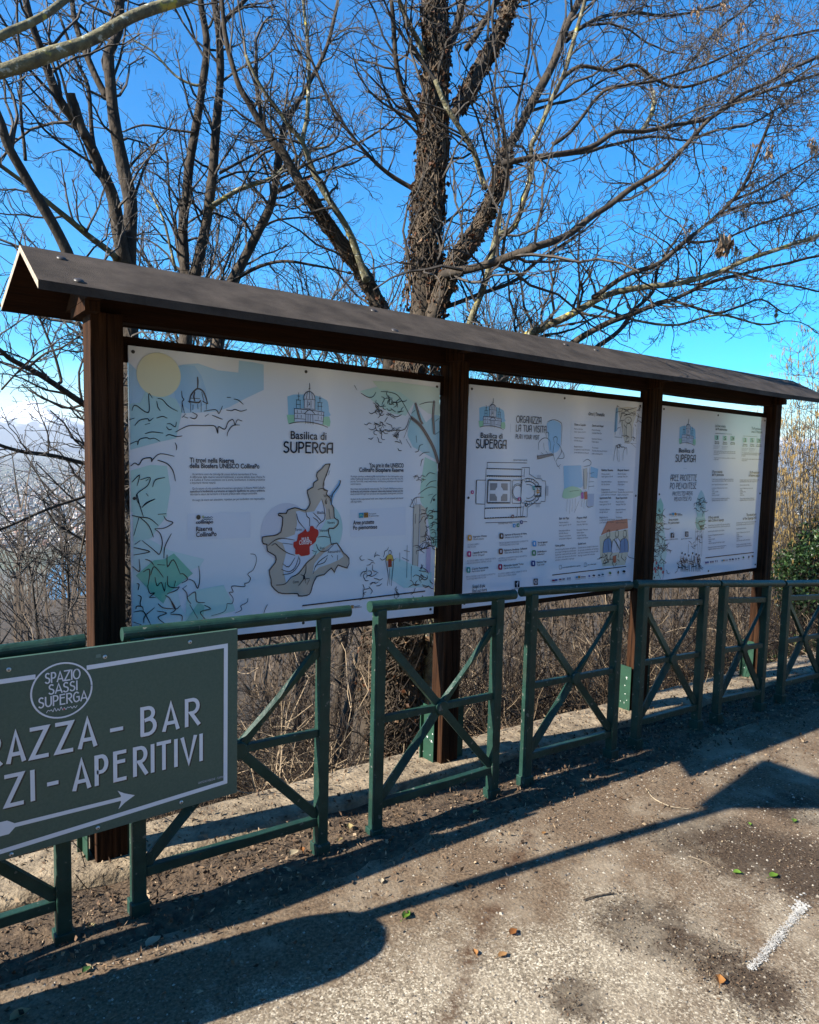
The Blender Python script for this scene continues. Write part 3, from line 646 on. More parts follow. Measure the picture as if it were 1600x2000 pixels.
A1.fill(Z4, [(1160,862),(1180,850),(1202,860),(1212,905),(1195,912),(1165,905),(1150,905)], (.62,.42,.08), 4, 'line_drawing')
A1.fill(Z4, [(1168,890),(1196,890),(1198,955),(1168,958)], (.26,.03,.02), 5, 'line_drawing')
many(A1, Z4, [[(1160,862),(1150,905),(1160,960),(1170,1040),(1162,1110)],[(1202,860),(1212,905),(1208,960),(1200,1040),(1195,1112)],[(1180,970),(1182,1100)],[(1172,832),(1183,820),(1194,832),(1190,850),(1176,850),(1172,832)],[(1212,905),(1228,885)]], .0032)
A1.line(Z4, [(465,1275),(1470,1155)], .0070, sm=1, taper=False)
for x, y, w, c in ((1268,1225,22,(.03,.13,.08)),(1375,1210,16,INK),(1450,1203,26,(.02,.03,.05)),(1160,1240,18,(.1,.2,.16))):
    A1.fill(Z4, [(x-w/2,y+10),(x,y-14),(x+w/2,y+8),(x,y+14)], c, 5, 'logo')
A1.fill(Z4, [(860,1272),(885,1269),(885,1296),(860,1299)], (.30,.16,.05), 5, 'logo'); A1.line(Z4, [(890,1282),(935,1276)], .004, name='logo'); A1.line(Z4, [(890,1292),(950,1285)], .004, name='logo')

# basilica emblem, drawn once on the first panel's measures and scaled to the others
LOGO = [[(330,130),(332,165),(330,200)],[(280,285),(285,240),(310,210),(345,210),(375,240),(382,290)],[(280,278),(382,278)],[(285,280),(285,360)],[(380,280),(380,362)],[(312,290),(312,350)],[(345,290),(345,350)],[(280,360),(385,366)],[(312,215),(302,275)],[(350,220),(360,275)],[(330,205),(330,275)],
 [(218,290),(218,362)],[(248,290),(250,366)],[(235,225),(235,292)],[(213,290),(254,291)],[(215,330),(252,331)],[(226,255),(246,256)],[(410,300),(410,372)],[(440,300),(440,376)],[(425,240),(425,297)],[(403,300),(448,301)],[(405,335),(447,336)],[(416,262),(436,263)],[(198,370),(300,372),(465,386)],[(200,370),(200,482)],[(462,386),(455,500)],[(200,412),(295,408)],[(380,412),(465,418)],[(205,458),(298,460)],[(380,465),(460,472)],
 [(286,412),(335,370),(384,414)],[(290,412),(380,414)],[(300,414),(300,500)],[(320,416),(320,500)],[(340,416),(340,500)],[(362,416),(366,505)],[(225,385),(225,405)],[(260,385),(260,403)],[(410,392),(410,412)],[(440,394),(440,412)],[(225,425),(225,450)],[(260,425),(260,450)],[(412,430),(412,455)],[(440,430),(440,458)],[(325,300),(332,325),(318,330)],[(155,510),(220,490),(330,485),(430,500),(500,525)],[(322,180),(338,182)]]
def emblem(A, cpx, top, bot, lx, rx, w):
    x0 = A.w(lx, bot); x1 = A.w(rx, bot); zt = A.w(cpx, top).y; zb = (x0.y+x1.y)/2
    def T(p): return Vector((x0.x+(p[0]-135)/385*(x1.x-x0.x), zt+(p[1]-130)/395*(zb-zt)))
    A.fillw([T(p) for p in smooth([(140,265),(190,245),(235,240),(300,235),(400,240),(470,265),(500,290),(512,380),(500,430),(150,450)], 2)], (.27,.52,.72), 1, 'emblem')
    A.fillw([T(p) for p in smooth([(135,430),(200,425),(250,440),(420,440),(515,425),(520,515),(480,505),(330,488),(220,492),(150,508)], 2)], (.30,.58,.40), 2, 'emblem')
    A.fillw([T(p) for p in [(200,370),(285,362),(285,250),(320,208),(350,210),(380,250),(382,365),(462,386),(455,500),(330,486),(202,486)]], (.52,.60,.72), 3, 'emblem')
    for L in LOGO: A.linew([T(p) for p in smooth(L, 3)], w, INK, 4, 'emblem', True)
emblem(A1, 602, 748, 833, 559.5, 643.8, .0034)
emblem(A2, 962.5, 778, 838, 934, 986, .0030)
emblem(A3, 1343.5, 818, 870, 1325, 1358, .0028)
for A, b1, b2, w1, w2 in ((A1, [(567,857),(637,857.5),15.5], [(553,883),(649,883),20], .006, .0085), (A2, [(938,855),(981,857),10.5], [(929,874.5),(988,876),16.5], .005, .0075), (A3, [(1325.5,883.5),(1355,885),8.5], [(1318.5,901.5),(1357.5,902.5),13.5], .0045, .0068)):
    A.text('Basilica di', b1[0], b1[1], b1[2], bold=w1*.16, name='heading')
    A.strokes('SUPERG\u00c1', b2[0], b2[1], b2[2], w2, name='heading')
# --- first panel: words
A1.text('Ti trovi nella Riserva', (370,903), (457,905), 9.5, bold=.0010, name='heading')
A1.text('della Biosfera UNESCO CollinaPo', (370,914), (506,917), 9.5, bold=.0010, name='heading')
A1.text('You are in the UNESCO', (720.5,912.5), (787.5,914), 8.5, bold=.0009, name='heading')
A1.text('CollinaPo Biosphere Reserve', (701,921.5), (787.5,923), 8.5, bold=.0009, name='heading')
B1 = ["Un territorio unico che coinvolge 86 comuni dell'area metropolitana di Torino.", "A differenza delle riserve naturali tradizionali, e un'area abitata dove il fiume Po", "e la Collina di Torino convivono con la storia, l'architettura, le attivita produttive", "e importanti risorse naturali.", None, "Qui la natura e la vita quotidiana si incontrano ogni giorno. La Riserva MAB CollinaPo", "custodisce la biodiversita e promuove un rapporto equilibrato tra uomo e ambiente,", "valorizza la natura del territorio e le buone pratiche dello sviluppo sostenibile.", None, "Un luogo da vivere con attenzione, rispettare per poi condividere con responsabilita."]
for i, t in enumerate(B1):
    if t: y0 = 928+i*5.62; A1.text(t, (370.5 if i not in (0,5,9) else 375, y0), (517-(96 if i == 3 else 15 if i in (0,7) else 0), y0+(.25)), 4.4, (.03,.035,.06), name='body_text', bold=.0004 if i in (6,) else 0)
B2 = ["A unique territory embracing 86 municipalities in the metropolitan area", "unlike traditional natural reserves, it is an urban area where the river Po", "and the Turin Hills coexist with history, architecture, production and important", "natural resources.", None, "Here nature and everyday life meet every day. The CollinaPo MAB Reserve preserves", "biodiversity and promotes a balanced relationship between humans and the", "environment through best practices and sustainable development practices.", None, "A place to be experienced with care, respected and enjoyed and shared", "with responsibility."]
for i, t in enumerate(B2):
    if t: y0 = 932+i*4.95; A1.text(t, (684, y0), (786.5-(82 if i == 3 else 80 if i == 10 else 0), y0-.2), 3.7, (.03,.035,.06), name='body_text', bold=.0004 if i == 6 else 0)
for pts in ([(366,1003),(489,1000),(489,1050),(366,1055)], [(684,996),(792,990),(792,1045),(684,1049)]):
    A1.fillw([A1.w(*p) for p in pts], (.645,.685,.755), 1, 'info_box')
A1.text('collinapo', (382,1023), (416,1021.5), 6.5, bold=.001, name='logo'); A1.fillw([A1.w(387,1010)+Vector((.009*math.cos(t), .010*math.sin(t))) for t in lin(0,6,14)], (.02,.03,.03), 5, 'logo')
A1.fillw([A1.w(396,1009)+Vector((.005*math.cos(t), .005*math.sin(t))) for t in lin(0,6,10)], (.35,.42,.25), 5, 'logo')
for k in (0, 1): A1.line((0,0,1), [(394+i*3, 1011+k*4+(1.2 if i % 2 else -1.2)-i*.15) for i in range(8)], .003, (.03,.10,.14), name='logo')
A1.text('Riserva', (382.5,1037.5), (414.5,1035), 9, bold=.0009, name='heading'); A1.text('CollinaPo', (382.5,1048.5), (422.5,1046), 9, bold=.0009, name='heading')
A1.text('Aree protette', (689,1024.5), (730,1021), 8, bold=.0008, name='heading'); A1.text('Po piemontese', (689,1034.5), (736,1030.5), 8, bold=.0008, name='heading')
A1.fillw([A1.w(*p) for p in ((700,1002),(709,1001.4),(709,1011),(700,1011.6))], (.04,.25,.42), 5, 'logo'); A1.fillw([A1.w(*p) for p in ((710,1001.3),(718.5,1000.7),(718.5,1010.3),(710,1010.9))], (.30,.15,.04), 5, 'logo')
A1.line((0,0,1), [(701,1009),(704,1005),(708,1008)], .004, (.2,.5,.25), name='logo', layer=6); A1.line((0,0,1), [(712,1008),(714,1004),(717,1008)], .003, (.05,.03,.02), name='logo', layer=6)
A1.text('Ente di gestione', (720,1004.5), (734,1003.7), 2.6, INK, name='logo'); A1.text('Po piemontese', (720,1009), (739,1008), 2.8, INK, name='logo')

# --- second panel
Z5 = (890, 740, 4.3243); Z6 = (890, 960, 4.3243)
A2.strokes('ORG\u00c1NIZZ\u00c1', (1008,825), (1056,828.5), 13, .0046, name='heading'); A2.strokes('L\u00c1 TU\u00c1 VISIT\u00c1', (1007,842), (1066,844.5), 12.5, .0046, name='heading'); A2.strokes('PL\u00c1N YOUR VISIT', (1006.5,856.5), (1052.5,859), 8.2, .0032, name='heading')
A2.line(Z5, [(462,380),(460,450)], .002, (.2,.22,.3), sm=1)
A2.text('Orari | Timetable', (1149,811), (1180,812.5), 6.5, bold=.0007, name='heading')
A2.fill(Z5, [(770,380),(800,350),(860,360),(890,400),(885,560),(850,620),(790,610),(780,480)], (.36,.58,.78), 1, sm=2)
many(A2, Z5, [[(775,360),(830,345),(880,365),(895,400),(890,560)],[(700,600),(700,540),(730,505),(770,500),(795,530),(800,600)],[(765,490),(760,460),(775,450),(785,470),(780,500)],[(830,540),(825,500),(840,488),(855,500),(850,540)],[(830,550),(820,620),(835,690)],[(850,540),(880,570),(890,620),(860,670),(840,700)],[(890,600),(912,640),(905,670),(860,672)],[(690,640),(685,680)],[(740,540),(745,600)],[(870,740),(875,760)],[(845,700),(860,740),(885,720)],[(720,620),(735,635)],[(760,610),(775,630)]], .0026)
A2.fill(Z5, [(685,650),(810,630),(822,645),(690,678)], (.30,.26,.24), 3); A2.line(Z5, [(685,650),(810,630),(822,645),(690,678),(685,650)], .002, sm=1)
# church interior
A2.fill(Z5, [(1370,245),(1530,245),(1500,380),(1490,520),(1430,540),(1400,400)], (.58,.56,.48), 1, sm=2); A2.fill(Z5, [(1352,250),(1372,240),(1362,440),(1338,450)], (.25,.44,.62), 2)
many(A2, Z5, [[(1345,470),(1358,250),(1372,235)],[(1360,225),(1380,235)],[(1385,470),(1390,400)],[(1400,500),(1405,400)],[(1425,490),(1425,420)],[(1440,520),(1440,400),(1460,375),(1480,400),(1480,510)],[(1500,490),(1500,410)],[(1520,530),(1525,420)],[(1425,345),(1445,325),(1470,325),(1485,350),(1465,370),(1440,370),(1425,345)],[(1455,340),(1460,352)],[(1380,245),(1450,260),(1530,240)],[(1400,280),(1450,300),(1510,275)],[(1420,310),(1450,300),(1490,310)],[(1530,290),(1545,310),(1535,335),(1540,360)],[(1375,380),(1390,330),(1400,310)],[(1330,690),(1345,590),(1365,560),(1360,640),(1370,700)],[(1380,700),(1375,600)],[(1410,690),(1415,610),(1440,580),(1445,640)],[(1340,490),(1400,495)],[(1420,540),(1520,545)],[(1480,545),(1520,580)]], .0028)
A2.scribble(Z5, 1380, 250, 1420, 420, 12, 16, .003, 21); A2.scribble(Z5, 1490, 250, 1545, 400, 8, 14, .003, 22); A2.scribble(Z5, 1430, 480, 1510, 530, 8, 12, .003, 23); A2.scribble(Z5, 1345, 545, 1395, 570, 6, 12, .004, 24)
# garden drawing
A2.fill(Z5, [(910,735),(1060,730),(1075,900),(1060,920),(985,910),(915,940)], (.30,.52,.70), 1); A2.fill(Z5, [(1140,740),(1205,760),(1195,840),(1140,830)], (.30,.52,.70), 1)
A2.fill(Z5, [(915,930),(985,905),(1060,935),(1050,985),(960,1010),(900,1000)], (.40,.62,.42), 2, sm=2); A2.fill(Z5, [(1080,760),(1110,750),(1105,930),(1080,930)], (.55,.52,.46), 3)
A2.fill(Z5, [(1082,955),(1108,950),(1110,1015),(1085,1018)], (.50,.13,.08), 4, 'line_drawing'); A2.fill(Z5, [(1055,960),(1076,955),(1078,1010),(1058,1012)], (.42,.10,.38), 4, 'line_drawing'); A2.fill(Z5, [(1115,970),(1170,970),(1165,1070),(1115,1080)], (.42,.48,.60), 1)
many(A2, Z5, [[(1075,700),(1110,680),(1140,700),(1130,730),(1080,740)],[(1080,760),(1082,930)],[(1130,750),(1120,940)],[(1110,790),(1105,900)],[(1130,800),(1165,790)],[(1130,830),(1165,830)],[(1120,870),(1165,868)],[(1120,910),(1165,905)],[(960,950),(1040,940)],[(940,1015),(935,1120)],[(965,1020),(960,1140)],[(985,1015),(980,1120)],[(1010,1010),(1005,1110)],[(1040,1030),(1000,1130)],[(1065,1010),(1062,1080)],[(1085,1020),(1080,1090)],[(1105,1020),(1110,1080),(1160,1075)],[(1095,940),(1100,952)],[(1062,945),(1068,958)]], .0026)
# men with flag
A2.fill(Z6, [(1225,370),(1280,250),(1450,230),(1455,310),(1350,330),(1280,345)], (.52,.22,.15), 2); A2.fill(Z6, [(1215,380),(1290,345),(1455,320),(1465,480),(1430,620),(1240,630),(1220,540)], (.58,.56,.44), 1)
for c in (1285, 1358, 1425):
    A2.fill(Z6, [(c-45,520),(c-35,420),(c-5,395),(c+12,395),(c+28,425),(c+30,510)], (.10,.24,.42) if c != 1358 else (.55,.60,.68), 3, 'line_drawing')
    many(A2, Z6, [[(c-45,520),(c-35,420),(c-5,395)],[(c+12,395),(c+28,425),(c+30,510)],[(c-10,345),(c-12,375),(c,392),(c+14,375),(c+12,335),(c,325),(c-10,345)],[(c-4,380),(c+8,378)],[(c-10,330),(c+14,325)],[(c-2,395),(c+2,500)]], .0030)
A2.line(Z6, [(1335,405),(1362,450),(1380,490)], .009, (.05,.08,.07), 5); A2.scribble(Z6, 1235, 520, 1450, 610, 22, 20, .003, 31); A2.line(Z6, [(1240,610),(1285,590),(1265,560)], .005)
A2.fill(Z6, [(1325,545),(1352,540),(1352,590),(1338,605),(1325,590)], (.40,.10,.06), 5, 'line_drawing')
# floor plan
PL = [[(265,705),(600,710)],[(265,705),(262,755)],[(262,755),(560,762)],[(262,815),(565,820)],[(255,755),(240,1180)],[(175,855),(250,855)],[(175,855),(168,1055)],[(168,1055),(245,1058)],[(275,850),(465,855),(458,1050),(265,1050),(275,850)],[(245,1090),(560,1082)],[(240,1180),(600,1165)],[(555,750),(620,748),(620,805),(680,842),(725,845),(728,860),(755,862),(758,900),(752,1035),(718,1035),(716,1050),(660,1050),(605,1085),(600,1165)],[(480,855),(550,855),(548,905)],[(480,855),(475,1050),(545,1052)],[(555,760),(545,1170)],[(580,760),(575,830)],[(570,1075),(562,1165)],[(520,1085),(515,1170)],[(560,850),(545,1050)],[(665,905),(722,905),(720,992),(665,992),(665,905)],[(250,1215),(600,1205)]]
for L in PL: A2.line(Z5, L, .0032, sm=1, name='floor_plan', taper=False)
for i, L in enumerate([[(262,757),(555,764)],[(262,822),(560,826)],[(277,856),(463,860)],[(268,1044),(456,1044)],[(246,1093),(555,1086)],[(242,1176),(590,1162)],[(172,860),(168,1050)],[(270,855),(262,1045)],[(668,910),(718,910)],[(668,988),(716,988)]]):
    n = 16
    for k in range(n):
        a = k/n; b_ = a+.55/n; A2.line(Z5, [(L[0][0]+(L[1][0]-L[0][0])*a, L[0][1]+(L[1][1]-L[0][1])*a), (L[0][0]+(L[1][0]-L[0][0])*b_, L[0][1]+(L[1][1]-L[0][1])*b_)], .0060, sm=1, name='floor_plan', taper=False)
for (x, y) in ((328,910),(405,912),(325,1000),(402,1002)):
    A2.fill(Z5, [(x-38,y-30),(x+34,y-30),(x+34,y+30),(x-38,y+30)], (.22,.23,.25), 2, 'floor_plan')
A2.fillw([A2.w(890+365/4.3243, 740+955/4.3243)+Vector((.030*math.cos(t), .030*math.sin(t))) for t in lin(0, 6.1, 20)], (.66,.69,.74), 3, 'floor_plan')
A2.fill(Z5, [(350,880),(382,880),(380,1032),(346,1032)], (.66,.69,.74), 3, 'floor_plan'); A2.fill(Z5, [(288,940),(440,942),(440,972),(286,970)], (.66,.69,.74), 3, 'floor_plan')
for r, w in ((112,.0034),(86,.0050),(60,.0028)): A2.linew([A2.w(890+(612+r*.98*math.cos(t)*.93)/4.3243, 740+(950+r*math.sin(t)*.98)/4.3243) for t in lin(-1.9, 1.9, 30)], w, INK, 4, 'floor_plan')
for r, w in ((58,.0036),(70,.0028)): A2.linew([A2.w(890+(522+r*.7*math.cos(t))/4.3243, 740+(955+r*math.sin(t))/4.3243) for t in lin(.9, 5.4, 24)], w, INK, 4, 'floor_plan')
for t in lin(-2.1, 2.1, 10):
    c = (612+92*math.cos(t), 950+96*math.sin(t)); A2.linew([A2.w(890+(c[0]+14*math.cos(u))/4.3243, 740+(c[1]+16*math.sin(u))/4.3243) for u in lin(t-2, t+2, 10)], .0034, INK, 4, 'floor_plan')
for (x, y) in ((700,828),(690,1068),(768,945)):
    for k in range(6): A2.line(Z5, [(x-14+k*6, y-16), (x-14+k*6, y+16)] if y != 945 else [(x-9+k*4, y-40), (x-11+k*4, y+42)], .0022, (.15,.16,.2), sm=1, name='floor_plan')
def chip(A, z, x, y, col, w=12, h=16, name='map_markers'):
    A.fill(z, [(x-w*.7,y-h),(x+w*.7,y-h),(x+w,y-h*.6),(x+w,y+h*.6),(x+w*.7,y+h),(x-w*.7,y+h),(x-w,y+h*.6),(x-w,y-h*.6)], col, 6, name); A.fill(z, [(x-w*.35,y-h*.45),(x+w*.3,y-h*.5),(x+w*.3,y+h*.45),(x-w*.3,y+h*.4)], (.62,.64,.7), 7, name)
GOLD, MAG, TEAL, BLK, BRN, DRD, LB, GR, NV = (.55,.26,.03), (.42,.01,.16), (.02,.28,.26), (.015,.015,.02), (.13,.05,.04), (.36,.02,.07), (.05,.30,.62), (.03,.22,.12), (.02,.05,.20)
for x, y, c in ((137,957,MAG),(532,1015,MAG),(593,1063,BLK),(690,950,GOLD),(657,922,TEAL)): chip(A2, Z5, x, y, c, 11, 15)
for x, y, c in ((478,210,BRN),(552,258,NV),(490,288,LB),(523,284,GR)): chip(A2, Z6, x, y, c, 11, 15)
A2.text('Ingresso/accesso laterale', (1002,899.5), (1029,899.7), 3.2, INK, name='body_text'); A2.text('Memoriale Grande Torino', (973,1024), (1000,1023), 3.2, INK, name='body_text')
for x, y, c, t1, t2, s1, s2, e in ((115,390,GOLD,'Ingresso Chiesa','Church entrance','ACCESSO LIBERO','FREE ACCESS',258),(110,527,MAG,'Cappella del Voto','Vow Chapel','ACCESSO LIBERO NEGLI ORARI DI VISITA','FREE ACCESS DURING OPENING HOURS',262),(104,662,TEAL,'Cupola Panoramica','Panoramic dome','PER ACCEDERE E NECESSARIO IL BIGLIETTO','TICKET REQUIRED FOR ACCESS',272),(383,375,BLK,'Ingresso al Percorso di Visita','Entrance to the Guided Tour','PER ACCEDERE E NECESSARIO IL BIGLIETTO','TICKET REQUIRED FOR ACCESS',597),(377,505,BRN,'Biglietteria, Bookshop, Caffetteria','Ticket office, Bookshop, Cafe','ACCESSO CONSENTITO SENZA BIGLIETTO','FREE ACCESS TO SERVICES',600),(372,636,DRD,'Memoriale Grande Torino','Grande Torino Memorial','ACCESSO LIBERO NEGLI ORARI DI VISITA','FREE ACCESS DURING HOURS',570),(660,440,LB,'Servizi igienici','Toilets','','',772),(657,518,GR,'Defibrillatore','Defibrillator','','',764),(651,607,NV,'Stazione Taxi','Taxi rank','','',762)):
    chip(A2, Z6, x, y, c, 17, 24)
    def W6(a, b): return (890+a/4.3243, 960+b/4.3243)
    k = -.07
    A2.text(t1, W6(x+30, y-2), W6(e, y-2+k*(e-x-30)), 3.6, INK, name='body_text', bold=.0004); A2.text(t2, W6(x+30, y+20), W6(x+30+(e-x-30)*.8, y+20+k*(e-x-30)*.8), 3.4, INK, name='body_text')
    if s1:
        A2.text(s1, W6(x-18, y+66), W6(x-18+min(245, len(s1)*7), y+66-.06*len(s1)*6), 3.1, (.16,.17,.22), name='body_text'); A2.text(s2, W6(x-18, y+86), W6(x-18+min(245, len(s2)*6.4), y+86-.06*len(s2)*6), 3.1, (.16,.17,.22), name='body_text')
def column(A, z, x, y, w, title, lines, dy, h, slope, align=0, tw=.6):
    ox, oy, k = z
    A.text(title, (ox+x/k, oy+y/k), (ox+(x+w*tw)/k, oy+(y+slope*w*tw)/k), h*1.35, INK, name='heading', bold=.0004)
    for i, t in enumerate(lines):
        if not t: continue
        yy = y+dy*(i+1.4); ww = w*min(1, .25+len(t)/42)
        A.text(t, (ox+x/k, oy+yy/k), (ox+(x+ww)/k, oy+(yy+slope*ww)/k), h, (.05,.055,.08), name='body_text')
HRS = ['Marzo-ottobre','tutti i giorni 10-19','', 'Novembre-febbraio','10-18 chiuso','', 'Biglietteria', 'La biglietteria chiude 30 minuti', 'prima dell\'orario di chiusura']
HRE = ['March-October','everyday 10am-7pm','', 'November-February','10am-6pm','', 'Tickets', 'The ticket office closes 30 minutes', 'before closing time']
for (x, y, a, b_) in ((998,392,'Chiesa e Cappella','Church and Chapel'),(1228,778,'Salita Reale','Royal Stairs'),(1212,1014,'Appartamento Reale','Royal Apartment')):
    A2.fillw([A2.w(890+p/4.3243, 740+q/4.3243) for p, q in ((x-25, y-40),(x+305 if x > 1000 else x+330, y-34),(x+290 if x > 1000 else x+325, y+170 if x > 1000 else y+250),(x-32, y+175 if x > 1000 else y+245))], (.66,.70,.76), 1, 'info_box')
    column(A2, Z5, x, y, 130, a, HRS, 22 if x > 1000 else 25, 3.0, .015, tw=.75); column(A2, Z5, x+150 if x < 1000 else x+138, y+10 if x < 1000 else y, 128, b_, HRE, 22 if x > 1000 else 25, 3.0, .015, tw=.75)
column(A2, Z6, 870, 236, 140, 'Sala dei Papi', HRS[:5]+['chiusa in occasione','di funzioni religiose'], 23, 3.0, -.03); column(A2, Z6, 1020, 230, 140, 'Popes Hall', HRE[:5]+['closed during','religious services'], 23, 3.0, -.03)
column(A2, Z6, 838, 466, 175, 'Visite guidate', ['Servizio di guida incluso nel biglietto','per gruppi e famiglie su prenotazione','il percorso comprende le sale storiche','e le tombe reali, durata circa 45 minuti','accesso consentito ai gruppi'], 22, 3.1, -.06, tw=.45); column(A2, Z6, 1030, 450, 170, 'Guided tours', ['Guided service included in the ticket','for groups and families on booking','the visit includes the historic halls','lasting around 45 minutes'], 22, 3.1, -.06, tw=.4)
A2.line(Z6, [(815,705),(1435,632)], .0060, sm=1, taper=False)
A2.text('Scopri di piu', (922,1149), (946.5,1146.5), 7, bold=.0006, name='heading'); A2.text('Find out more', (922,1157.5), (950,1155), 6.5, bold=.0006, name='heading')
A2.fill(Z6, [(290,735),(735,722),(735,850),(290,870)], (.66,.70,.76), 1, 'info_box')
def social(A, z, x, y, w, h, kind):
    A.fill(z, [(x-w,y-h*.85),(x-w*.85,y-h),(x+w*.85,y-h),(x+w,y-h*.85),(x+w,y+h*.85),(x+w*.85,y+h),(x-w*.85,y+h),(x-w,y+h*.85)], (.018,.022,.032), 5, 'social_icon')
    if kind == 'f':
        A.line(z, [(x+w*.5,y-h*.62),(x+w*.1,y-h*.6),(x-w*.02,y-h*.2),(x-w*.02,y+h)], .0052, (.62,.66,.74), 6, 'social_icon', sm=2, taper=False); A.line(z, [(x-w*.4,y-h*.08),(x+w*.4,y-h*.08)], .0045, (.62,.66,.74), 6, 'social_icon', sm=1, taper=False)
    else:
        for rr, n in ((.62, 4), (.34, 12)):
            A.linew([A.w(z[0]+(x+w*rr*1.1*math.cos(t))/z[2], z[1]+(y+h*rr*1.1*math.sin(t))/z[2]) for t in lin(math.pi/4, math.pi/4+2*math.pi, n*2+1)], .0028, (.62,.66,.74), 6, 'social_icon')
social(A2, Z6, 516, 781, 20, 28, 'f'); social(A2, Z6, 673, 761, 18, 27, 'i')
A2.text('basilicadisuperga', (999,1152), (1020,1150), 2.8, INK, name='body_text'); A2.text('@basilicadisuperga', (1034,1148.5), (1055.5,1146), 2.8, INK, name='body_text')
for (x, y, t) in ((882,640,'prenotazioni@basilica superga'), (1092,618,'tel e whatsapp')):
    A2.line(Z6, [(x-9,y-15),(x+9,y-16),(x+9,y+14),(x-9,y+15),(x-9,y-15)], .002, sm=1); A2.text(t, (890+(x+18)/4.3243, 960+(y+6)/4.3243), (890+(x+18+len(t)*5.2)/4.3243, 960+(y+6-len(t)*.3)/4.3243), 2.8, INK, name='body_text')
def logos(A, z, items):
    for x, y, w, h, c, kind in items:
        if kind == 0: A.fill(z, [(x-w,y-h),(x+w,y-h*1.1),(x+w,y+h*.9),(x-w,y+h)], c, 5, 'logo')
        elif kind == 1: A.fill(z, [(x-w,y),(x-w*.3,y-h),(x+w*.6,y-h*.7),(x+w,y+h*.2),(x+w*.1,y+h)], c, 5, 'logo', sm=2)
        else: A.fill(z, [(x,y-h),(x+w*.8,y-h*.1),(x+w*.2,y+h),(x-w*.2,y+h),(x-w*.8,y)], c, 5, 'logo')
        A.line(z, [(x-w*1.1,y+h+9),(x+w*1.1,y+h+8)], .0022, (.12,.13,.17), sm=1, name='logo')
logos(A2, Z6, [(822,750,12,7,(.25,.04,.08),0),(845,747,10,7,(.03,.06,.25),0),(880,742,10,7,(.3,.12,.14),0),(908,738,10,6,(.15,.15,.18),0),(945,735,4,10,(.1,.12,.2),0),(962,733,4,10,(.1,.12,.2),0),(1022,724,11,9,(.04,.25,.45),0),(1040,722,10,10,(.35,.20,.05),0),(1075,720,20,4,(.12,.12,.15),0),(1125,713,9,9,(.03,.08,.3),1),(1163,709,13,9,(.02,.03,.06),1),(1207,706,10,9,(.05,.08,.12),1),(1238,700,11,8,(.05,.12,.16),1),(1300,688,12,13,(.03,.16,.06),1),(1370,680,10,16,(.015,.02,.03),2),(1418,674,14,11,(.015,.02,.03),1)])

# --- third panel
Z7 = (1260, 760, 5.9259); Z8 = (1260, 930, 5.9259)
A3.strokes('\u00c1REE PROTETTE', (1309,939), (1360,938), 11.5, .0044, name='heading'); A3.strokes('PO PIEMONTESE', (1308,955), (1359,953.5), 11.5, .0044, name='heading')
A3.strokes('PROTECTED \u00c1RE\u00c1S', (1313,968), (1352,967.5), 7.4, .0029, name='heading'); A3.strokes('PIEMONTESE PO', (1316,978.5), (1349.5,977.5), 7.4, .0029, name='heading')
A3.line(Z7, [(440,915),(480,917)], .003, (.25,.35,.4), sm=1)
def W7(x, y): return (1260+x/5.9259, 760+y/5.9259)
def W8(x, y): return (1260+x/5.9259, 930+y/5.9259)
for (x0, x1, t) in ((810,945,('Le Aree protette','del Po piemontese')),(1228,1352,('The Po protected','areas in Piedmont'))):
    dy = 30 if x0 > 1000 else 0
    A3.text(t[0], W7(x0, 437+dy), W7(x0+118, 442+dy), 5.2, name='heading', bold=.0005); A3.text(t[1], W7(x0, 474+dy), W7(x1, 482+dy), 5.2, name='heading', bold=.0005)
    A3.line(Z7, [(x0-0 if x0 < 1000 else 1135, 512+dy),(x0+190 if x0 < 1000 else 1295, 521+dy)], .004, sm=1)
for X, ys, a in (((828,922,1010), (583,590,592), ('Parchi','naturali','Riserve','naturali','siti della Rete','Natura 2000')), ((1155,1238,1315), (612,614,618), ('Nature','parks','Nature','reserves','sites of the','Natura network'))):
    for n, (x, num) in enumerate(zip(X, ('3','5','24'))):
        y = ys[n]; A3.fillw([A3.w(*W7(x+p, y+q)) for p, q in ((-25,-50),(28,-48),(24,6),(-24,4))], (.34,.58,.50), 1, 'info_box')
        A3.text(num, W7(x-11 if n < 2 else x-15, y), W7(x+10 if n < 2 else x+16, y), 7.6, (.015,.05,.035), name='heading', bold=.001)
        A3.text(a[2*n], W7(x-24, y+32), W7(x+24, y+32), 2.8, INK, name='body_text', bold=.0004); A3.text(a[2*n+1], W7(x-28, y+50), W7(x+26, y+50), 2.8, INK, name='body_text', bold=.0004)
        if n < 2:
            for k in range(3): A3.text('aree protette e siti', W7(x-40, y+76+k*15), W7(x+34-k*10, y+76+k*15), 2.0, (.2,.2,.25), name='body_text')
BODY = ["L'ente di gestione delle aree protette si occupa della tutela e della","valorizzazione degli ambienti fluviali e collinari del Po piemontese","nel territorio","","custodisce sentieri, boschi, zone umide e i siti della rete","europea natura"]
BODE = ["The managing body of the protected areas deals with the protection","and enhancement of the river and hill habitats of the Po","in Piedmont","","it looks after paths, woods, wetlands and the sites of the","european network"]
def para(A, z, x, y, w, lines, dy, h, slope):
    ox, oy, k = z
    for i, t in enumerate(lines):
        if t:
            ww = w*min(1, len(t)/58); yy = y+i*dy
            A.text(t, (ox+x/k, oy+yy/k), (ox+(x+ww)/k, oy+(yy+slope*ww)/k), h, (.03,.035,.06), name='body_text')
para(A3, Z7, 790, 722, 250, BODY, 19.5, 2.5, .03); para(A3, Z7, 1115, 742, 222, BODE, 18, 2.5, .03)
TT = [((770,970),(890,972),'Il Parco naturale',(770,1005),(906,1010),'del Po piemontese'), ((1205,978),(1320,980),'The Po natural park',(1196,1012),(1318,1016),'in Piedmont region')]
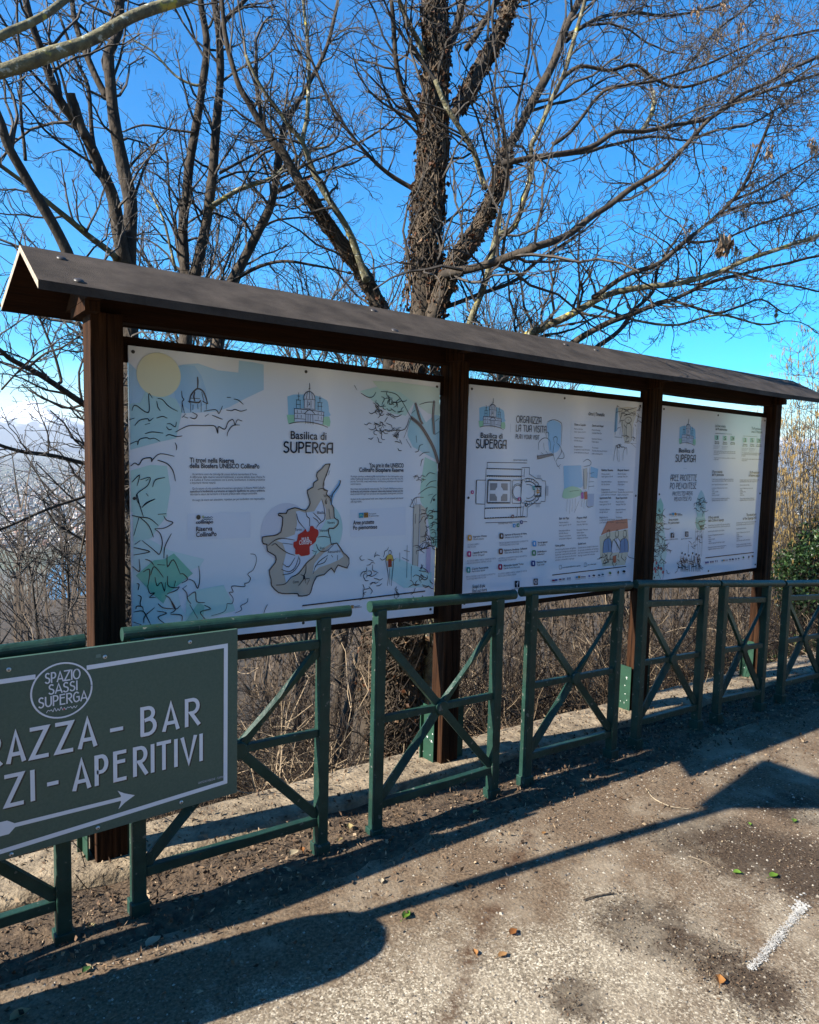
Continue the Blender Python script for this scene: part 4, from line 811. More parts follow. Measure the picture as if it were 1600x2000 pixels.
for p0, p1, t, q0, q1, t2 in TT: A3.text(t, W7(*p0), W7(*p1), 5.2, name='heading', bold=.0005); A3.text(t2, W7(*q0), W7(*q1), 5.2, name='heading', bold=.0005)
L2 = ["Si estende lungo il corso del fiume dalle sorgenti alla confluenza","comprende ambienti di pianura e collina con grande varieta","","boschi ripariali, lanche e isole di ghiaia,","","un mosaico di habitat dove vivono aironi e","- flora","- fauna e uccelli","- storia","- percorsi ciclabili","","Il parco promuove la conoscenza del territorio e","organizza attivita per scuole e visitatori"]
L3 = ["It stretches along the course of the river from the springs down","and includes plains and hills with a large variety of","","riverside woods, oxbow lakes,","","a mosaic of habitats home to herons and","- plants","- wildlife, birds","- history","- bike routes","","The park promotes knowledge of the land and","organises activities for schools and visitors"]
para(A3, Z7, 768, 1050, 250, L2, 20.5, 2.7, .0); para(A3, Z7, 1092, 1058, 225, L3, 19.6, 2.7, -.02)
for p0, p1, t, q0, q1, t2 in (((730,492),(850,482),'Il Parco naturale',(728,528),(908,515),'della Collina di Superga'), ((1168,462),(1285,450),'The natural park',(1128,505),(1283,490),'of the Superga Hill')):
    A3.text(t, W8(*p0), W8(*p1), 5.2, name='heading', bold=.0005); A3.text(t2, W8(*q0), W8(*q1), 5.2, name='heading', bold=.0005)
para(A3, Z8, 725, 578, 255, L2[:9]+["- sentieri e panorami sulla citta e le alpi",'',L2[11],L2[12]], 23, 2.9, -.07); para(A3, Z8, 1052, 548, 228, L3[:9]+["- paths and views over the town and alps",'',L3[11],L3[12]], 23, 2.9, -.08)
# left leaves and berries, tall tree, hikers
A3.fill(Z8, [(112,330),(180,250),(212,330),(205,520),(100,560)], (.33,.60,.50), 1); A3.fill(Z8, [(95,560),(210,520),(240,760),(250,900),(180,1190),(62,1195)], (.50,.68,.62), 1)
A3.scribble(Z8, 100, 410, 200, 660, 46, 26, .0036, 41); A3.scribble(Z8, 90, 680, 215, 900, 40, 22, .0034, 42); A3.scribble(Z8, 190, 790, 262, 870, 14, 16, .0034, 43); A3.scribble(Z8, 75, 960, 240, 1130, 20, 20, .0034, 44)
for x, y in ((95,980),(130,1005),(110,1070),(85,1085),(120,1100),(185,1070),(205,1110),(150,1060)): A3.fillw([A3.w(1260+x/5.9259, 930+y/5.9259)+Vector((.011*math.cos(t), .012*math.sin(t))) for t in lin(0, 5.8, 10)], (.55,.13,.13), 3, 'line_drawing')
many(A3, Z8, [[(160,900),(190,960),(240,1000),(200,1010)],[(130,1110),(100,1190)],[(140,1110),(180,1190)],[(210,1000),(215,1100),(200,1190)],[(190,500),(230,530)],[(120,420),(160,460),(200,540)]], .0034)
A3.fill(Z8, [(610,240),(650,160),(690,240),(700,330),(690,440),(600,440),(585,340)], (.42,.58,.60), 1, sm=2); A3.fill(Z8, [(590,480),(690,470),(690,560),(660,620),(610,620),(585,560)], (.20,.44,.42), 1, sm=2); A3.fill(Z8, [(600,430),(690,430),(690,490),(600,500)], (.34,.56,.54), 2)
A3.scribble(Z8, 590, 260, 690, 430, 26, 18, .0034, 45); A3.scribble(Z8, 600, 500, 680, 600, 10, 20, .0034, 46); A3.scribble(Z8, 600, 620, 650, 760, 10, 16, .0030, 47)
for x0, x1 in ((585,570),(605,600),(635,615),(655,640),(670,650)): A3.line(Z8, [(x0,600),(x1,930)], .0036, (.10,.09,.09))
A3.line(Z8, [(500,785),(496,890)], .0042); A3.scribble(Z8, 515, 785, 570, 820, 5, 16, .0030, 48)
for i, x in enumerate((425,460,503,548,588,622)):
    y0 = 890+(i % 3)*14; y1 = 1105
    A3.fillw([A3.w(1260+x/5.9259, 930+y0/5.9259)+Vector((.0075*math.cos(t), .0085*math.sin(t))) for t in lin(0, 5.5, 9)], INK, 4, 'line_drawing')
    many(A3, Z8, [[(x-12,y0+30),(x-14,y0+80),(x-6,1010)],[(x+12,y0+30),(x+14,y0+80),(x+8,1010)],[(x-8,1010),(x-10,1060),(x-12,y1)],[(x+8,1010),(x+6,1060),(x+10,y1)]], .0052)
A3.scribble(Z8, 410, 950, 640, 1060, 34, 16, .0040, 49); A3.scribble(Z8, 360, 1030, 420, 1080, 6, 16, .0036, 50)
A3.text('Aree protette', W8(268,518), W8(378,514), 4.8, name='heading', bold=.0004); A3.text('Po piemontese', W8(264,555), W8(392,550), 4.8, name='heading', bold=.0004)
logos(A3, Z8, [(290,440,14,6,(.2,.22,.3),0),(320,438,16,18,(.05,.28,.5),1),(347,438,16,18,(.45,.20,.05),1),(385,432,22,3,(.15,.15,.2),0),(400,446,26,4,(.1,.1,.14),0)])
social(A3, Z8, 314, 683, 19, 30, 'f'); social(A3, Z8, 479, 670, 18, 30, 'i')
A3.text('parcopopiemontese', W8(245,742), W8(375,730), 2.4, INK, name='body_text'); A3.text('@parcopopiemontese', W8(412,732), W8(538,718), 2.4, INK, name='body_text')
A3.line(Z8, [(697,945),(1254,882)], .0075, sm=1, taper=False)
logos(A3, Z8, [(700,1000,10,11,(.06,.05,.22),0),(722,997,10,11,(.05,.10,.3),0),(756,992,9,10,(.12,.10,.2),0),(780,990,9,10,(.2,.16,.2),0),(812,984,4,11,(.12,.12,.2),0),(830,982,4,11,(.12,.12,.2),0),(890,975,10,9,(.1,.3,.4),0),(908,973,9,9,(.35,.2,.06),0),(938,971,16,4,(.15,.15,.2),0),(978,965,9,12,(.02,.04,.10),1),(1010,962,13,12,(.02,.03,.06),1),(1047,958,8,11,(.05,.08,.12),1),(1078,953,11,9,(.05,.10,.14),1),(1134,940,11,14,(.03,.15,.07),1),(1197,934,10,17,(.015,.02,.03),2),(1240,926,13,12,(.015,.02,.03),1)])

# ------------------------------------------------------------------ fence sections
def fence(xl, xr, zl, zr, rx0, rx1, rz0, rz1, label, open_end=True):
    Y = -.39; w = .046
    t = tag(empty('railing', ((xl+xr)/2, Y, (zl+zr)/2)), label, 'railing', 'green steel railing sections along the path')
    def rz(x): return rz0+(rz1-rz0)*(x-rx0)/(rx1-rx0)
    def zb(x): return zl+(zr-zl)*(x-xl)/(xr-xl)
    def zz(x, f): return zb(x)+(rz(x)-.022-zb(x))*f
    for x in (xl, xr):
        b = MB(); lean = rnd.uniform(-.004, .004)
        b.bar((x, Y, zb(x)-.12), (x+lean, Y, rz(x)-.012), w, w, (0, 1, 0)); p = b.build('post', MT['green'], t, bevel=.004)
        b = MB(); b.bar((x, Y, zb(x)-.1), (x, Y, zb(x)+.055), w+.016, w+.016, (0, 1, 0)); b.build('foot_sleeve', MT['green'], p, bevel=.003)
    b = MB(); b.tube([(rx0, Y, rz0), (rx0*.5+rx1*.5, Y, (rz0+rz1)/2), (rx1, Y, rz1)], .0235, 18); b.build('handrail', MT['green'], t, smooth=False)
    o = t.children[-1] if False else None
    for f, th in ((.90, .034), (.155, .036)):
        b = MB(); b.bar((xl+w/2, Y, zz(xl, f)), (xr-w/2, Y, zz(xr, f)), .030, th); b.build('rail', MT['green'], t, bevel=.003)
    xm = (xl+xr)/2; hub = Vector((xm, Y, zz(xm, .53)))
    for x, s in ((xl+w/2, 1), (xr-w/2, -1)):
        b = MB(); b.bar((x, Y, zz(x, .53)), tuple(hub), .026, .030); b.build('rail', MT['green'], t, bevel=.002)
        for f0 in (.875, .18):
            a = Vector((x, Y, zz(x, f0))); b = MB()
            # flat bar, twisted half way
            n = 7; o2 = len(b.v)
            d = (hub-a).normalized(); side = d.cross(Vector((0, 1, 0))).normalized()
            for k in range(n):
                q = k/(n-1); p = a+(hub-a)*q; tw = R(38)*math.sin(math.pi*q)*(1 if (f0 > .5) == (s < 0) else .35)
                e1 = side*math.cos(tw)+Vector((0,1,0))*math.sin(tw); e2 = Vector((0,1,0))*math.cos(tw)-side*math.sin(tw)
                for i, j in ((-1,-1),(1,-1),(1,1),(-1,1)): b.v.append(tuple(p+e1*(i*.018)+e2*(j*.009)))
            for k in range(n-1):
                for i in range(4): b.f.append((k*4+i, k*4+(i+1) % 4, (k+1)*4+(i+1) % 4, (k+1)*4+i))
            b.f += [(0,1,2,3), tuple((n-1)*4+i for i in (3,2,1,0))]
            b.build('brace', MT['green'], t)
    b = MB(); b.tube([tuple(hub+Vector((0,-.024,0))), tuple(hub+Vector((0,-.019,0))), tuple(hub+Vector((0,.022,0)))], [.030,.034,.034], 20); b.build('hub', MT['green'], t)
    return t
fence(-.965, -.238, -.01, -.015, -1.08, -.163, .985, .994, 'green steel railing section mostly behind the left part of the green bar sign')
fence(.0, .715, .005, -.012, -.047, .832, 1.0, .981, 'green steel railing section under the map panel, half behind the green bar sign')
fence(.981, 1.655, -.03, -.035, .930, 1.757, .987, .957, 'green steel railing section standing in front of the second wooden post from the left')
fence(1.878, 2.545, -.028, -.045, 1.801, 2.640, .965, .923, 'green steel railing section with its rail along the lower edge of the floor plan panel')
fence(2.765, 3.37, -.03, -.045, 2.690, 3.519, .924, .852, 'green steel railing section directly under the tall tree panel')
fence(3.598, 4.13, -.05, -.08, 3.540, 4.33, .850, .780, 'green steel railing section standing in front of the far right wooden post')
fence(4.41, 4.98, -.075, -.095, 4.36, 5.12, .776, .716, 'green steel railing section furthest right, cut by the photo edge beside the evergreen bush')

# ------------------------------------------------------------------ bar sign on the railing
SY = -.44
sign = tag(empty('bar_sign', (-.35, SY, .36)), 'dark green bar sign with pale letters and an arrow, fixed to the railing', 'sign')
b = MB(); SX0, SX1 = -1.06, .337
b.prism([(SX0, SY, .350), (SX1, SY, .372), (SX1, SY, .980), (SX0, SY, .986)], (0, .014, 0)); face = b.build('sign_board', MT['signgreen'], sign)
S = Art(SY, face)
WH = (.68,.71,.76)
class SA(Art): pass
def sw(px, py): return S.w(px, py)
def bar2(pts, w, lay=2, col=WH, name='lettering'): S.linew(pts, w, col, lay, name, rough=.4)
c0 = sw(121, 1348); RC = .0865
tr = sw(441, 1261); br = sw(440, 1527); zt1 = sw(446, 1259).y; zt0 = sw(172, 1303.5); zbl = sw(5, 1661)
bar2([(zt0.x, zt0.y), (tr.x, tr.y), (br.x, br.y), (zbl.x, zbl.y-.002), (-1.03, zbl.y-.006)], .0145, name='border')
tl = sw(66, 1322); bar2([(tl.x, tl.y), (-1.03, tl.y+.004)], .0145, name='border'); bar2([(-1.03, tl.y+.011), (-1.03, zbl.y-.013)], .0145, name='border')
S.linew([c0+Vector((RC*math.cos(t), RC*math.sin(t))) for t in lin(0, 2*math.pi, 48)], .0052, WH, 3, 'emblem', rough=.4)
for t, y, x0, x1, h in (('SPAZIO', 1332, 88, 156, 19), ('SASSI', 1352, 95, 151, 18), ('SUPERGA', 1377, 75, 170, 19)):
    p = sw(x0, y); q = sw(x1, y); H = sw(x0, y-h).y-p.y; zc = c0.y+{'SPAZIO':.030,'SASSI':-.006,'SUPERGA':-.044}[t]
    S.strokesw(t, p.x, zc, q.x, H, .0042, WH, 3, 'emblem', .4)
sc = [(c0.x-.045+i*.0046, c0.y-.060+(.0035 if i % 2 else -.003)+(.004 if i in (2,5,9,14) else 0)) for i in range(20)]
S.linew(smooth(sc, 4), .0018, WH, 3, 'emblem', rough=.4); S.fillw([(c0.x+.004, c0.y-.058), (c0.x+.008, c0.y-.060), (c0.x+.004, c0.y-.064), (c0.x, c0.y-.060)], (.5,.05,.06), 4, 'emblem', .4)
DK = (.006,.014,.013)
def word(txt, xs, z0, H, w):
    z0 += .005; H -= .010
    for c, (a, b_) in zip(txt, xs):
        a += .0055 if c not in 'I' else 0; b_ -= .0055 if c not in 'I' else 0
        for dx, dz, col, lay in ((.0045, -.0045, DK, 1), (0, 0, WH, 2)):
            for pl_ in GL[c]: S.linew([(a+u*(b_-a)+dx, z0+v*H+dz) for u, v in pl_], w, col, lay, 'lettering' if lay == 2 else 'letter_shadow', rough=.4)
X = lambda p: sw(p, 1430).x
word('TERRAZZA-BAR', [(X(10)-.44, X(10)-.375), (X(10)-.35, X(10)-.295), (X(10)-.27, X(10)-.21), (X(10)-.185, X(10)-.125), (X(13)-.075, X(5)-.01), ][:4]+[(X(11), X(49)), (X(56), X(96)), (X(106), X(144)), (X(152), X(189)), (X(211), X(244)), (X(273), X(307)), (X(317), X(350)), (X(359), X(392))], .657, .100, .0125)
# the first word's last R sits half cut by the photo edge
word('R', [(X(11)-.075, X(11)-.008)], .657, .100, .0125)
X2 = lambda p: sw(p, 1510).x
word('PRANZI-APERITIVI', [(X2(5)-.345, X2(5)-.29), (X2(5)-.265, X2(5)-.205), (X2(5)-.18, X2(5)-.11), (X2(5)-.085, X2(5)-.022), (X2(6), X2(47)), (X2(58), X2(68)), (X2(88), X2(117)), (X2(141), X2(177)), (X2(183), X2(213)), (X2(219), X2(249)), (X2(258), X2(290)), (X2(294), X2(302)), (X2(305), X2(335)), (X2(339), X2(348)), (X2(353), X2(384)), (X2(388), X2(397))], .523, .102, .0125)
a0 = sw(30, 1611); a1 = sw(232, 1561); bar2([(a0.x-.01, a0.y), (a1.x+.006, a1.y)], .013)
h0 = sw(263, 1551); S.fillw([(a1.x-.004, a1.y+.031), (a1.x+.018, a1.y+.016), (h0.x, a1.y+.001), (a1.x+.018, a1.y-.016), (a1.x-.002, a1.y-.033), (a1.x+.006, a1.y-.012), (a1.x+.006, a1.y+.012)], WH, 3, 'lettering', .4)
S.fillw([(a0.x+.006, a0.y+.001), (a0.x-.022, a0.y+.021), (a0.x-.11, a0.y+.023), (a0.x-.085, a0.y), (a0.x-.11, a0.y-.023), (a0.x-.018, a0.y-.023)], WH, 3, 'lettering', .4)
S.text('ANTICHE INSEGNE - TORINO', (387,1531), (438,1517), 4.2, (.42,.46,.54), 3, 'lettering', rough=.4)
for px, py in ((17,1308),(205,1283),(371,1254),(354,1567),(191,1617),(22,1669)):
    p = sw(px, py); b = MB(); b.tube([(p.x, SY-.004, p.y), (p.x, SY-.0025, p.y), (p.x, SY+.001, p.y)], [.0035,.0065,.0072], 12); b.build('rivet', MT['screw'], sign, smooth=True)
    S.fillw([(p.x+.0024*math.cos(t), p.y+.0024*math.sin(t)) for t in lin(0, 5.6, 8)], (.02,.02,.02), 6, 'rivet_holes', .4)
b = MB(); p = sw(192, 1281); S.fillw([(p.x-.008, p.y-.005), (p.x+.008, p.y-.006), (p.x+.007, p.y+.006), (p.x-.007, p.y+.005)], (.10,.17,.15), 1, 'worn_patch', .5)

# ------------------------------------------------------------------ make the words (font outlines become flat meshes)
tmp = []
for (A, txt, p, H, W, col, layer, name, bold, mode, sx, rough) in TEXTS:
    cu = bpy.data.curves.new('t', 'FONT'); cu.body = txt; cu.size = 1; cu.resolution_u = 2 if name == 'body_text' else 4; cu.offset = bold/max(H, 1e-4)*.38
    o = bpy.data.objects.new('t', cu); COL.objects.link(o); tmp.append(o)
dg = bpy.context.evaluated_depsgraph_get()
for o, (A, txt, p, H, W, col, layer, name, bold, mode, sx, rough) in zip(tmp, TEXTS):
    me = o.evaluated_get(dg).to_mesh()
    if not me.vertices: continue
    xs_ = [v.co.x for v in me.vertices]; x0, x1 = min(xs_), max(xs_)
    ky = H/.70; kx = (W/(x1-x0)) if W else ky*sx
    b = A.get(name, col, layer, rough); off = len(b.v)
    for v in me.vertices: b.v.append((p.x+(v.co.x-x0)*kx, A.Y-.0008*layer, p.y+v.co.y*ky))
    for f in me.polygons: b.f.append(tuple(off+i for i in f.vertices))
for o in tmp:
    c = o.data; bpy.data.objects.remove(o); bpy.data.curves.remove(c)
for A in (A1, A2, A3, S): A.flush()
#@@PART3
# ------------------------------------------------------------------ trees
def interp(pts, Y0, Y1, w0, w1, wob=0, seed=0):
    q = smooth([(x, y, 0) for x, y in pts], 4); n = len(q); out = []; rad = []
    for i, p in enumerate(q):
        t = i/(n-1); v = at(p.x, p.y, Y0+(Y1-Y0)*t)
        if wob: v += Vector((mnoise.noise(v*3+Vector((seed,0,0))), mnoise.noise(v*3+Vector((0,seed,5))), mnoise.noise(v*3+Vector((9,0,seed)))))*wob
        out.append(v); rad.append(max(.0025, (w0+(w1-w0)*t**.8)/2*depth(v)/FPX*(1+.13*mnoise.noise(v*5))))
    return out, rad
def rvec(g): 
    while 1:
        v = Vector((g.uniform(-1,1), g.uniform(-1,1), g.uniform(-1,1)))
        if .05 < v.length < 1: return v.normalized()
def grow(b, p, d, L, r, lvl, g, kids=(5, 4), kink=.42, tips=None):
    n = (6, 5, 3)[lvl]; pts = [p]; rad = [r]; dd = d
    for i in range(n):
        dd = (dd+rvec(g)*kink+Vector((0, 0, .07))).normalized(); p = p+dd*(L/n)*g.uniform(.8, 1.2); pts.append(p); rad.append(max(.0019, r*(1-.58*(i+1)/n)))
    b.tube(pts, rad, 4 if lvl == 0 else 3, cap=False)
    if tips is not None: tips.append(pts[-1])
    if lvl < 2:
        for k in range(kids[lvl]):
            t = g.uniform(.22, 1); i = min(n-1, int(t*n)); a = pts[i].lerp(pts[i+1], t*n-i)
            dirn = (pts[i+1]-pts[i]).normalized(); side = rvec(g); side = (side-dirn*side.dot(dirn)).normalized()
            c = (dirn*g.uniform(.5, 1)+side*g.uniform(.5, 1)).normalized()
            grow(b, a, c, L*g.uniform(.30, .55), max(.0024, rad[i]*.62), lvl+1, g, kids, kink*1.15, tips)
NT = 0
def tree(name, label, cat, limbs, dens=5.0, seed=1, Lr=(.35, .9), base=None, group=None, crown=True, kids=(5, 2)):
    """limbs: (part, pixels, Y0, Y1, w0, w1, density factor, material)"""
    g = random.Random(seed); f = limbs[0]; p0, r0 = interp(f[1], f[2], f[3], f[4], f[5])
    gx, gy = base if base else (p0[0].x, p0[0].y)
    t = empty(name, (gx, gy, zhill(gx, gy))); tag(t, label, cat, group)
    tw = MB()
    for li, (part, px, Y0, Y1, w0, w1, df, mt) in enumerate(limbs):
        pts, rad = interp(px, Y0, Y1, w0, w1, .015, seed+li)
        if part == 'trunk' and li == 0:
            d0 = (pts[0]-pts[1]).normalized(); bot = Vector((gx, gy, zhill(gx, gy)-.2)); L = (pts[0]-bot).length
            ext = []
            for k in (1, .8, .6, .4, .2): ext.append((bot.lerp(pts[0], 1-k)*(k*.0+1)).lerp(pts[0]+d0*L*k, .35*(1-k)))
            pts = ext+pts; rad = [rad[0]*(1+.6*k) for k in (1, .8, .6, .4, .2)]+rad
        b = MB(); b.tube(pts, rad, 12 if max(rad) > .03 else 8); b.build(part, MT[mt], t, smooth=True)
        if df > 0:
            seg = [(pts[i+1]-pts[i]).length for i in range(len(pts)-1)]; Lt = sum(seg)
            n = int(Lt*dens*df*1.5+.5)
            for k in range(n):
                s = Lt*g.uniform(.12, 1)**.8; i = 0
                while i < len(seg)-1 and s > seg[i]: s -= seg[i]; i += 1
                a = pts[i].lerp(pts[i+1], min(1, s/max(1e-6, seg[i])))
                if a.y < .32 and a.z < 2.5: a.y = .32
                dirn = (pts[i+1]-pts[i]).normalized(); side = rvec(g); side = (side-dirn*side.dot(dirn)).normalized()
                d = (dirn*g.uniform(.3, 1.1)+side+Vector((0, .12, .18))).normalized()
                sc = min(1.0, .45+rad[i]*18)
                grow(tw, a, d, g.uniform(*Lr)*sc, min(.011, max(.004, rad[i]*.42)), 0, g, kids)
            if w1 <= 10: grow(tw, pts[-1], (pts[-1]-pts[-2]).normalized(), g.uniform(*Lr), max(.003, rad[-1]*.9), 0, g, kids)
    if crown and tw.v: tw.build('crown', MT['twig'], t)
    return t
B, Lc = 'bark', 'lichen'
tree('bare_tree', 'bare tree slanting up left from the roof end to the photo edge', 'tree', [
 ('trunk', [(212,1240),(206,900),(196,760),(178,640),(150,550),(135,510),(130,491),(86,412),(45,337),(15,285),(0,240),(-30,170)], 2.3, 2.1, 30, 15, .7, B),
 ('limb', [(48,312),(40,240),(40,150),(36,40),(33,-30)], 2.2, 2.3, 7, 4, 1.2, B)], 5, 21, base=(.62, 2.32))
tree('bare_tree', 'bare tree whose two thick stems rise from one base behind the left roof end', 'tree', [
 ('trunk', [(250,540),(249,510),(255,412),(244,330),(225,255),(216,169),(210,112),(218,90),(232,60),(234,0),(235,-60)], 2.9, 3.1, 31, 14, .8, B),
 ('limb', [(246,520),(240,500),(225,398),(195,330),(169,270),(150,240),(116,195),(94,139),(86,109),(56,22),(40,-40)], 2.9, 2.6, 28, 12, .9, B),
 ('limb', [(169,272),(150,212),(143,194),(140,182)], 2.72, 2.7, 16, 14, 0, B),
 ('limb', [(184,300),(180,262),(172,172),(142,112),(120,40)], 2.75, 2.9, 10, 5, 1, B),
 ('limb', [(207,190),(184,146),(165,97),(146,37),(139,-20)], 3.05, 3.3, 15, 9, 1, B),
 ('limb', [(226,508),(221,499),(180,465),(142,431),(94,394),(40,350),(0,319)], 2.9, 2.5, 14, 8, 1.1, Lc),
 ('limb', [(178,318),(150,300),(90,255),(50,205),(20,190)], 2.7, 2.4, 6, 3, 1.2, B)], 4.6, 22, base=(.75, 3.1))
tree('bare_tree', 'bare tree with a narrow fork of two upright stems behind the roof', 'tree', [
 ('trunk', [(368,560),(367,540),(360,525),(358,450),(366,356),(383,244),(397,158),(403,75),(392,0),(388,-50)], 3.3, 3.4, 24, 11, .9, B),
 ('limb', [(372,542),(383,526),(409,394),(420,300),(424,206),(431,131),(428,56),(416,-10)], 3.3, 3.2, 24, 12, .8, B),
 ('limb', [(416,402),(420,397),(469,371),(525,349),(562,322),(600,296),(640,285)], 3.25, 2.8, 12, 5, 1.1, Lc),
 ('limb', [(428,338),(487,307),(532,285),(560,282)], 3.2, 3.0, 6, 3, 1.2, B),
 ('limb', [(430,60),(440,38),(469,11),(500,-20)], 3.2, 3.1, 10, 7, 1, B),
 ('limb', [(397,165),(380,168),(345,150),(300,100),(265,80)], 3.35, 3.6, 6, 3, 1.4, Lc),
 ('limb', [(380,260),(335,255),(280,245),(240,258)], 3.3, 3.6, 5, 3, 1.3, B),
 ('limb', [(343,528),(322,440),(300,385),(290,372)], 3.0, 3.2, 6, 3, 1.2, Lc)], 4.6, 23, base=(1.25, 3.5))
tree('bare_tree', 'bare tree leaning right behind the roof, between the narrow fork and the ivy trunk', 'tree', [
 ('trunk', [(440,575),(454,547),(499,465),(532,394),(544,319),(559,244),(580,200),(600,169),(640,90),(660,0)], 3.4, 3.2, 23, 6, .9, B),
 ('limb', [(533,378),(570,360),(600,345),(640,330),(690,320)], 3.35, 3.0, 9, 4, 1.1, B),
 ('limb', [(466,543),(510,520),(551,509),(600,514),(660,530)], 3.3, 2.7, 8, 4, 1.3, B),
 ('limb', [(508,450),(540,430),(600,425),(650,430)], 3.4, 3.6, 5, 3, 1.3, B),
 ('limb', [(530,400),(470,350),(430,330)], 3.4, 3.7, 4, 3, 1.3, B)], 5, 24, base=(1.6, 3.7))
tree('bare_tree', 'bare tree with crossing dark and lichen covered limbs just left of the ivy trunk', 'tree', [
 ('trunk', [(760,640),(740,596),(706,532),(661,469),(624,409),(586,356),(555,300),(537,281),(521,259),(490,205),(461,157),(440,60),(430,-20)], 2.2, 2.5, 30, 8, .9, B),
 ('limb', [(716,548),(710,532),(687,461),(642,390),(609,330),(590,277),(556,232),(507,165),(480,110)], 2.15, 2.3, 18, 6, .9, Lc),
 ('limb', [(590,280),(601,202),(603,105),(594,22),(592,-20)], 2.25, 2.4, 9, 6, 1, Lc),
 ('limb', [(512,240),(510,225),(504,170),(499,105)], 2.4, 2.5, 9, 7, .7, B),
 ('limb', [(585,330),(620,310),(700,280),(770,230)], 2.2, 1.9, 6, 3, 1.2, B)], 5, 25, base=(2.0, 2.1))
iv = tree('ivy_tree', 'thickest tree, its trunk wrapped in dry ivy, with long limbs spreading to the right', 'tree', [
 ('trunk', [(815,680),(822,607),(830,487),(837,394),(845,300),(849,210),(852,94),(849,0),(846,-60)], 1.15, 1.25, 52, 30, .6, B),
 ('limb', [(842,275),(834,259),(800,210),(777,142),(770,75),(762,0)], 1.4, 1.3, 15, 9, 1, B),
 ('limb', [(864,190),(860,180),(822,94),(796,45),(774,-10)], 1.3, 1.2, 15, 8, 1, Lc),
 ('limb', [(815,374),(800,364),(744,330),(695,277),(642,187),(612,124),(600,90)], 1.35, 1.7, 10, 4, 1.4, B),
 ('limb', [(842,640),(849,607),(882,525),(920,469),(950,416),(972,364),(991,292),(1014,255),(1051,180),(1085,109),(1105,60),(1131,0)], 1.0, .85, 28, 14, .8, B),
 ('limb', [(948,366),(946,356),(927,300),(894,244),(871,206),(850,160)], .95, 1.1, 14, 9, 1, Lc),
 ('limb', [(886,220),(897,210),(942,124),(976,67),(999,0)], 1.35, 1.2, 20, 15, .8, B),
 ('limb', [(860,130),(882,75),(897,30),(909,-20)], 1.5, 1.5, 20, 13, .8, B),
 ('limb', [(910,95),(950,40),(975,0)], 1.4, 1.3, 12, 10, .6, B),
 ('limb', [(858,540),(880,532),(916,525),(987,502),(1044,484)], 1.1, .26, 19, 15.5, 1.25, B),
 ('limb', [(1040,485),(1105,461),(1157,420),(1199,394),(1255,356),(1300,326),(1352,270),(1379,240),(1440,190),(1520,150),(1610,105)], .26, -.12, 15.5, 5, 1.25, B),
 ('limb', [(845,606),(856,604),(931,577),(999,551),(1036,525),(1100,476),(1140,452)], 1.05, .9, 11, 5, 1, B),
 ('limb', [(985,316),(999,315),(1049,307),(1150,289),(1202,259),(1262,255),(1375,232),(1435,199),(1500,175),(1610,140)], .42, .0, 13, 5, 1.3, B),
 ('limb', [(1049,310),(1120,300),(1190,285),(1262,268),(1330,272)], .95, 1.2, 9, 4, 1.2, B),
 ('limb', [(1092,158),(1131,131),(1187,139),(1240,127),(1285,157),(1337,169),(1420,140),(1510,80),(1600,60)], .7, .1, 8, 4, 1.5, B),
 ('limb', [(1080,282),(1116,255),(1169,191),(1200,172),(1277,157),(1360,130),(1460,90)], .7, .15, 8, 4, 1.4, B),
 ('limb', [(1253,257),(1264,240),(1277,210),(1277,180)], .9, 1.0, 10, 8, 1.3, Lc),
 ('limb', [(1105,80),(1160,40),(1230,25),(1320,30),(1420,5)], .9, 1.2, 9, 4, 1.6, B),
 ('limb', [(1352,272),(1400,255),(1480,235),(1600,160)], .85, 1.1, 6, 3, 1.5, B),
 ('limb', [(1140,0),(1200,-10),(1300,-20)], .9, 1.2, 8, 4, 1.6, B),
 ('limb', [(1340,130),(1400,60),(1450,20),(1500,-20)], 1.1, 1.3, 6, 3, 1.5, B)], 5.2, 26, (.45, 1.1), base=(1.72, 1.0), kids=(5, 2))
tree('low_limbed_tree', 'bare tree whose low limbs sweep right over the roof with lichen spots', 'tree', [
 ('trunk', [(1000,690),(1037,652),(1112,615),(1187,577),(1262,562),(1330,555),(1412,529),(1487,495),(1610,455)], .85, -.3, 17, 7, 1.35, Lc),
 ('limb', [(1160,580),(1169,574),(1225,536),(1281,517),(1337,472),(1397,424),(1450,367),(1484,292),(1510,220)], .45, -.3, 12, 5, 1.7, B),
 ('limb', [(1100,690),(1131,664),(1187,630),(1232,615),(1281,596),(1319,585),(1394,552),(1470,530),(1600,500)], .85, -.1, 15, 5, 1.2, B),
 ('limb', [(1150,692),(1169,675),(1210,645),(1240,607),(1277,570),(1285,525),(1310,480)], .95, .9, 12, 5, 1.3, B),
 ('limb', [(1160,598),(1169,602),(1244,626),(1322,634),(1405,615),(1487,634),(1530,628)], .9, .7, 7, 3, .9, Lc),
 ('limb', [(1319,588),(1394,610),(1435,600),(1487,585),(1530,610)], .85, .7, 6, 3, .9, B),
 ('limb', [(1395,425),(1460,400),(1530,385),(1600,330)], .85, 1.0, 6, 3, 1.8, B),
 ('limb', [(1420,395),(1500,360),(1600,300)], .85, .7, 6, 3, 1.6, B),
 ('limb', [(1412,530),(1480,545),(1560,560),(1610,570)], .8, .7, 5, 3, 1.1, B),
 ('limb', [(1337,472),(1400,470),(1480,440),(1600,400)], .85, 1.0, 6, 3, 1.8, B)], 6.0, 27, (.3, .7), base=(2.2, 1.25), kids=(5, 2))
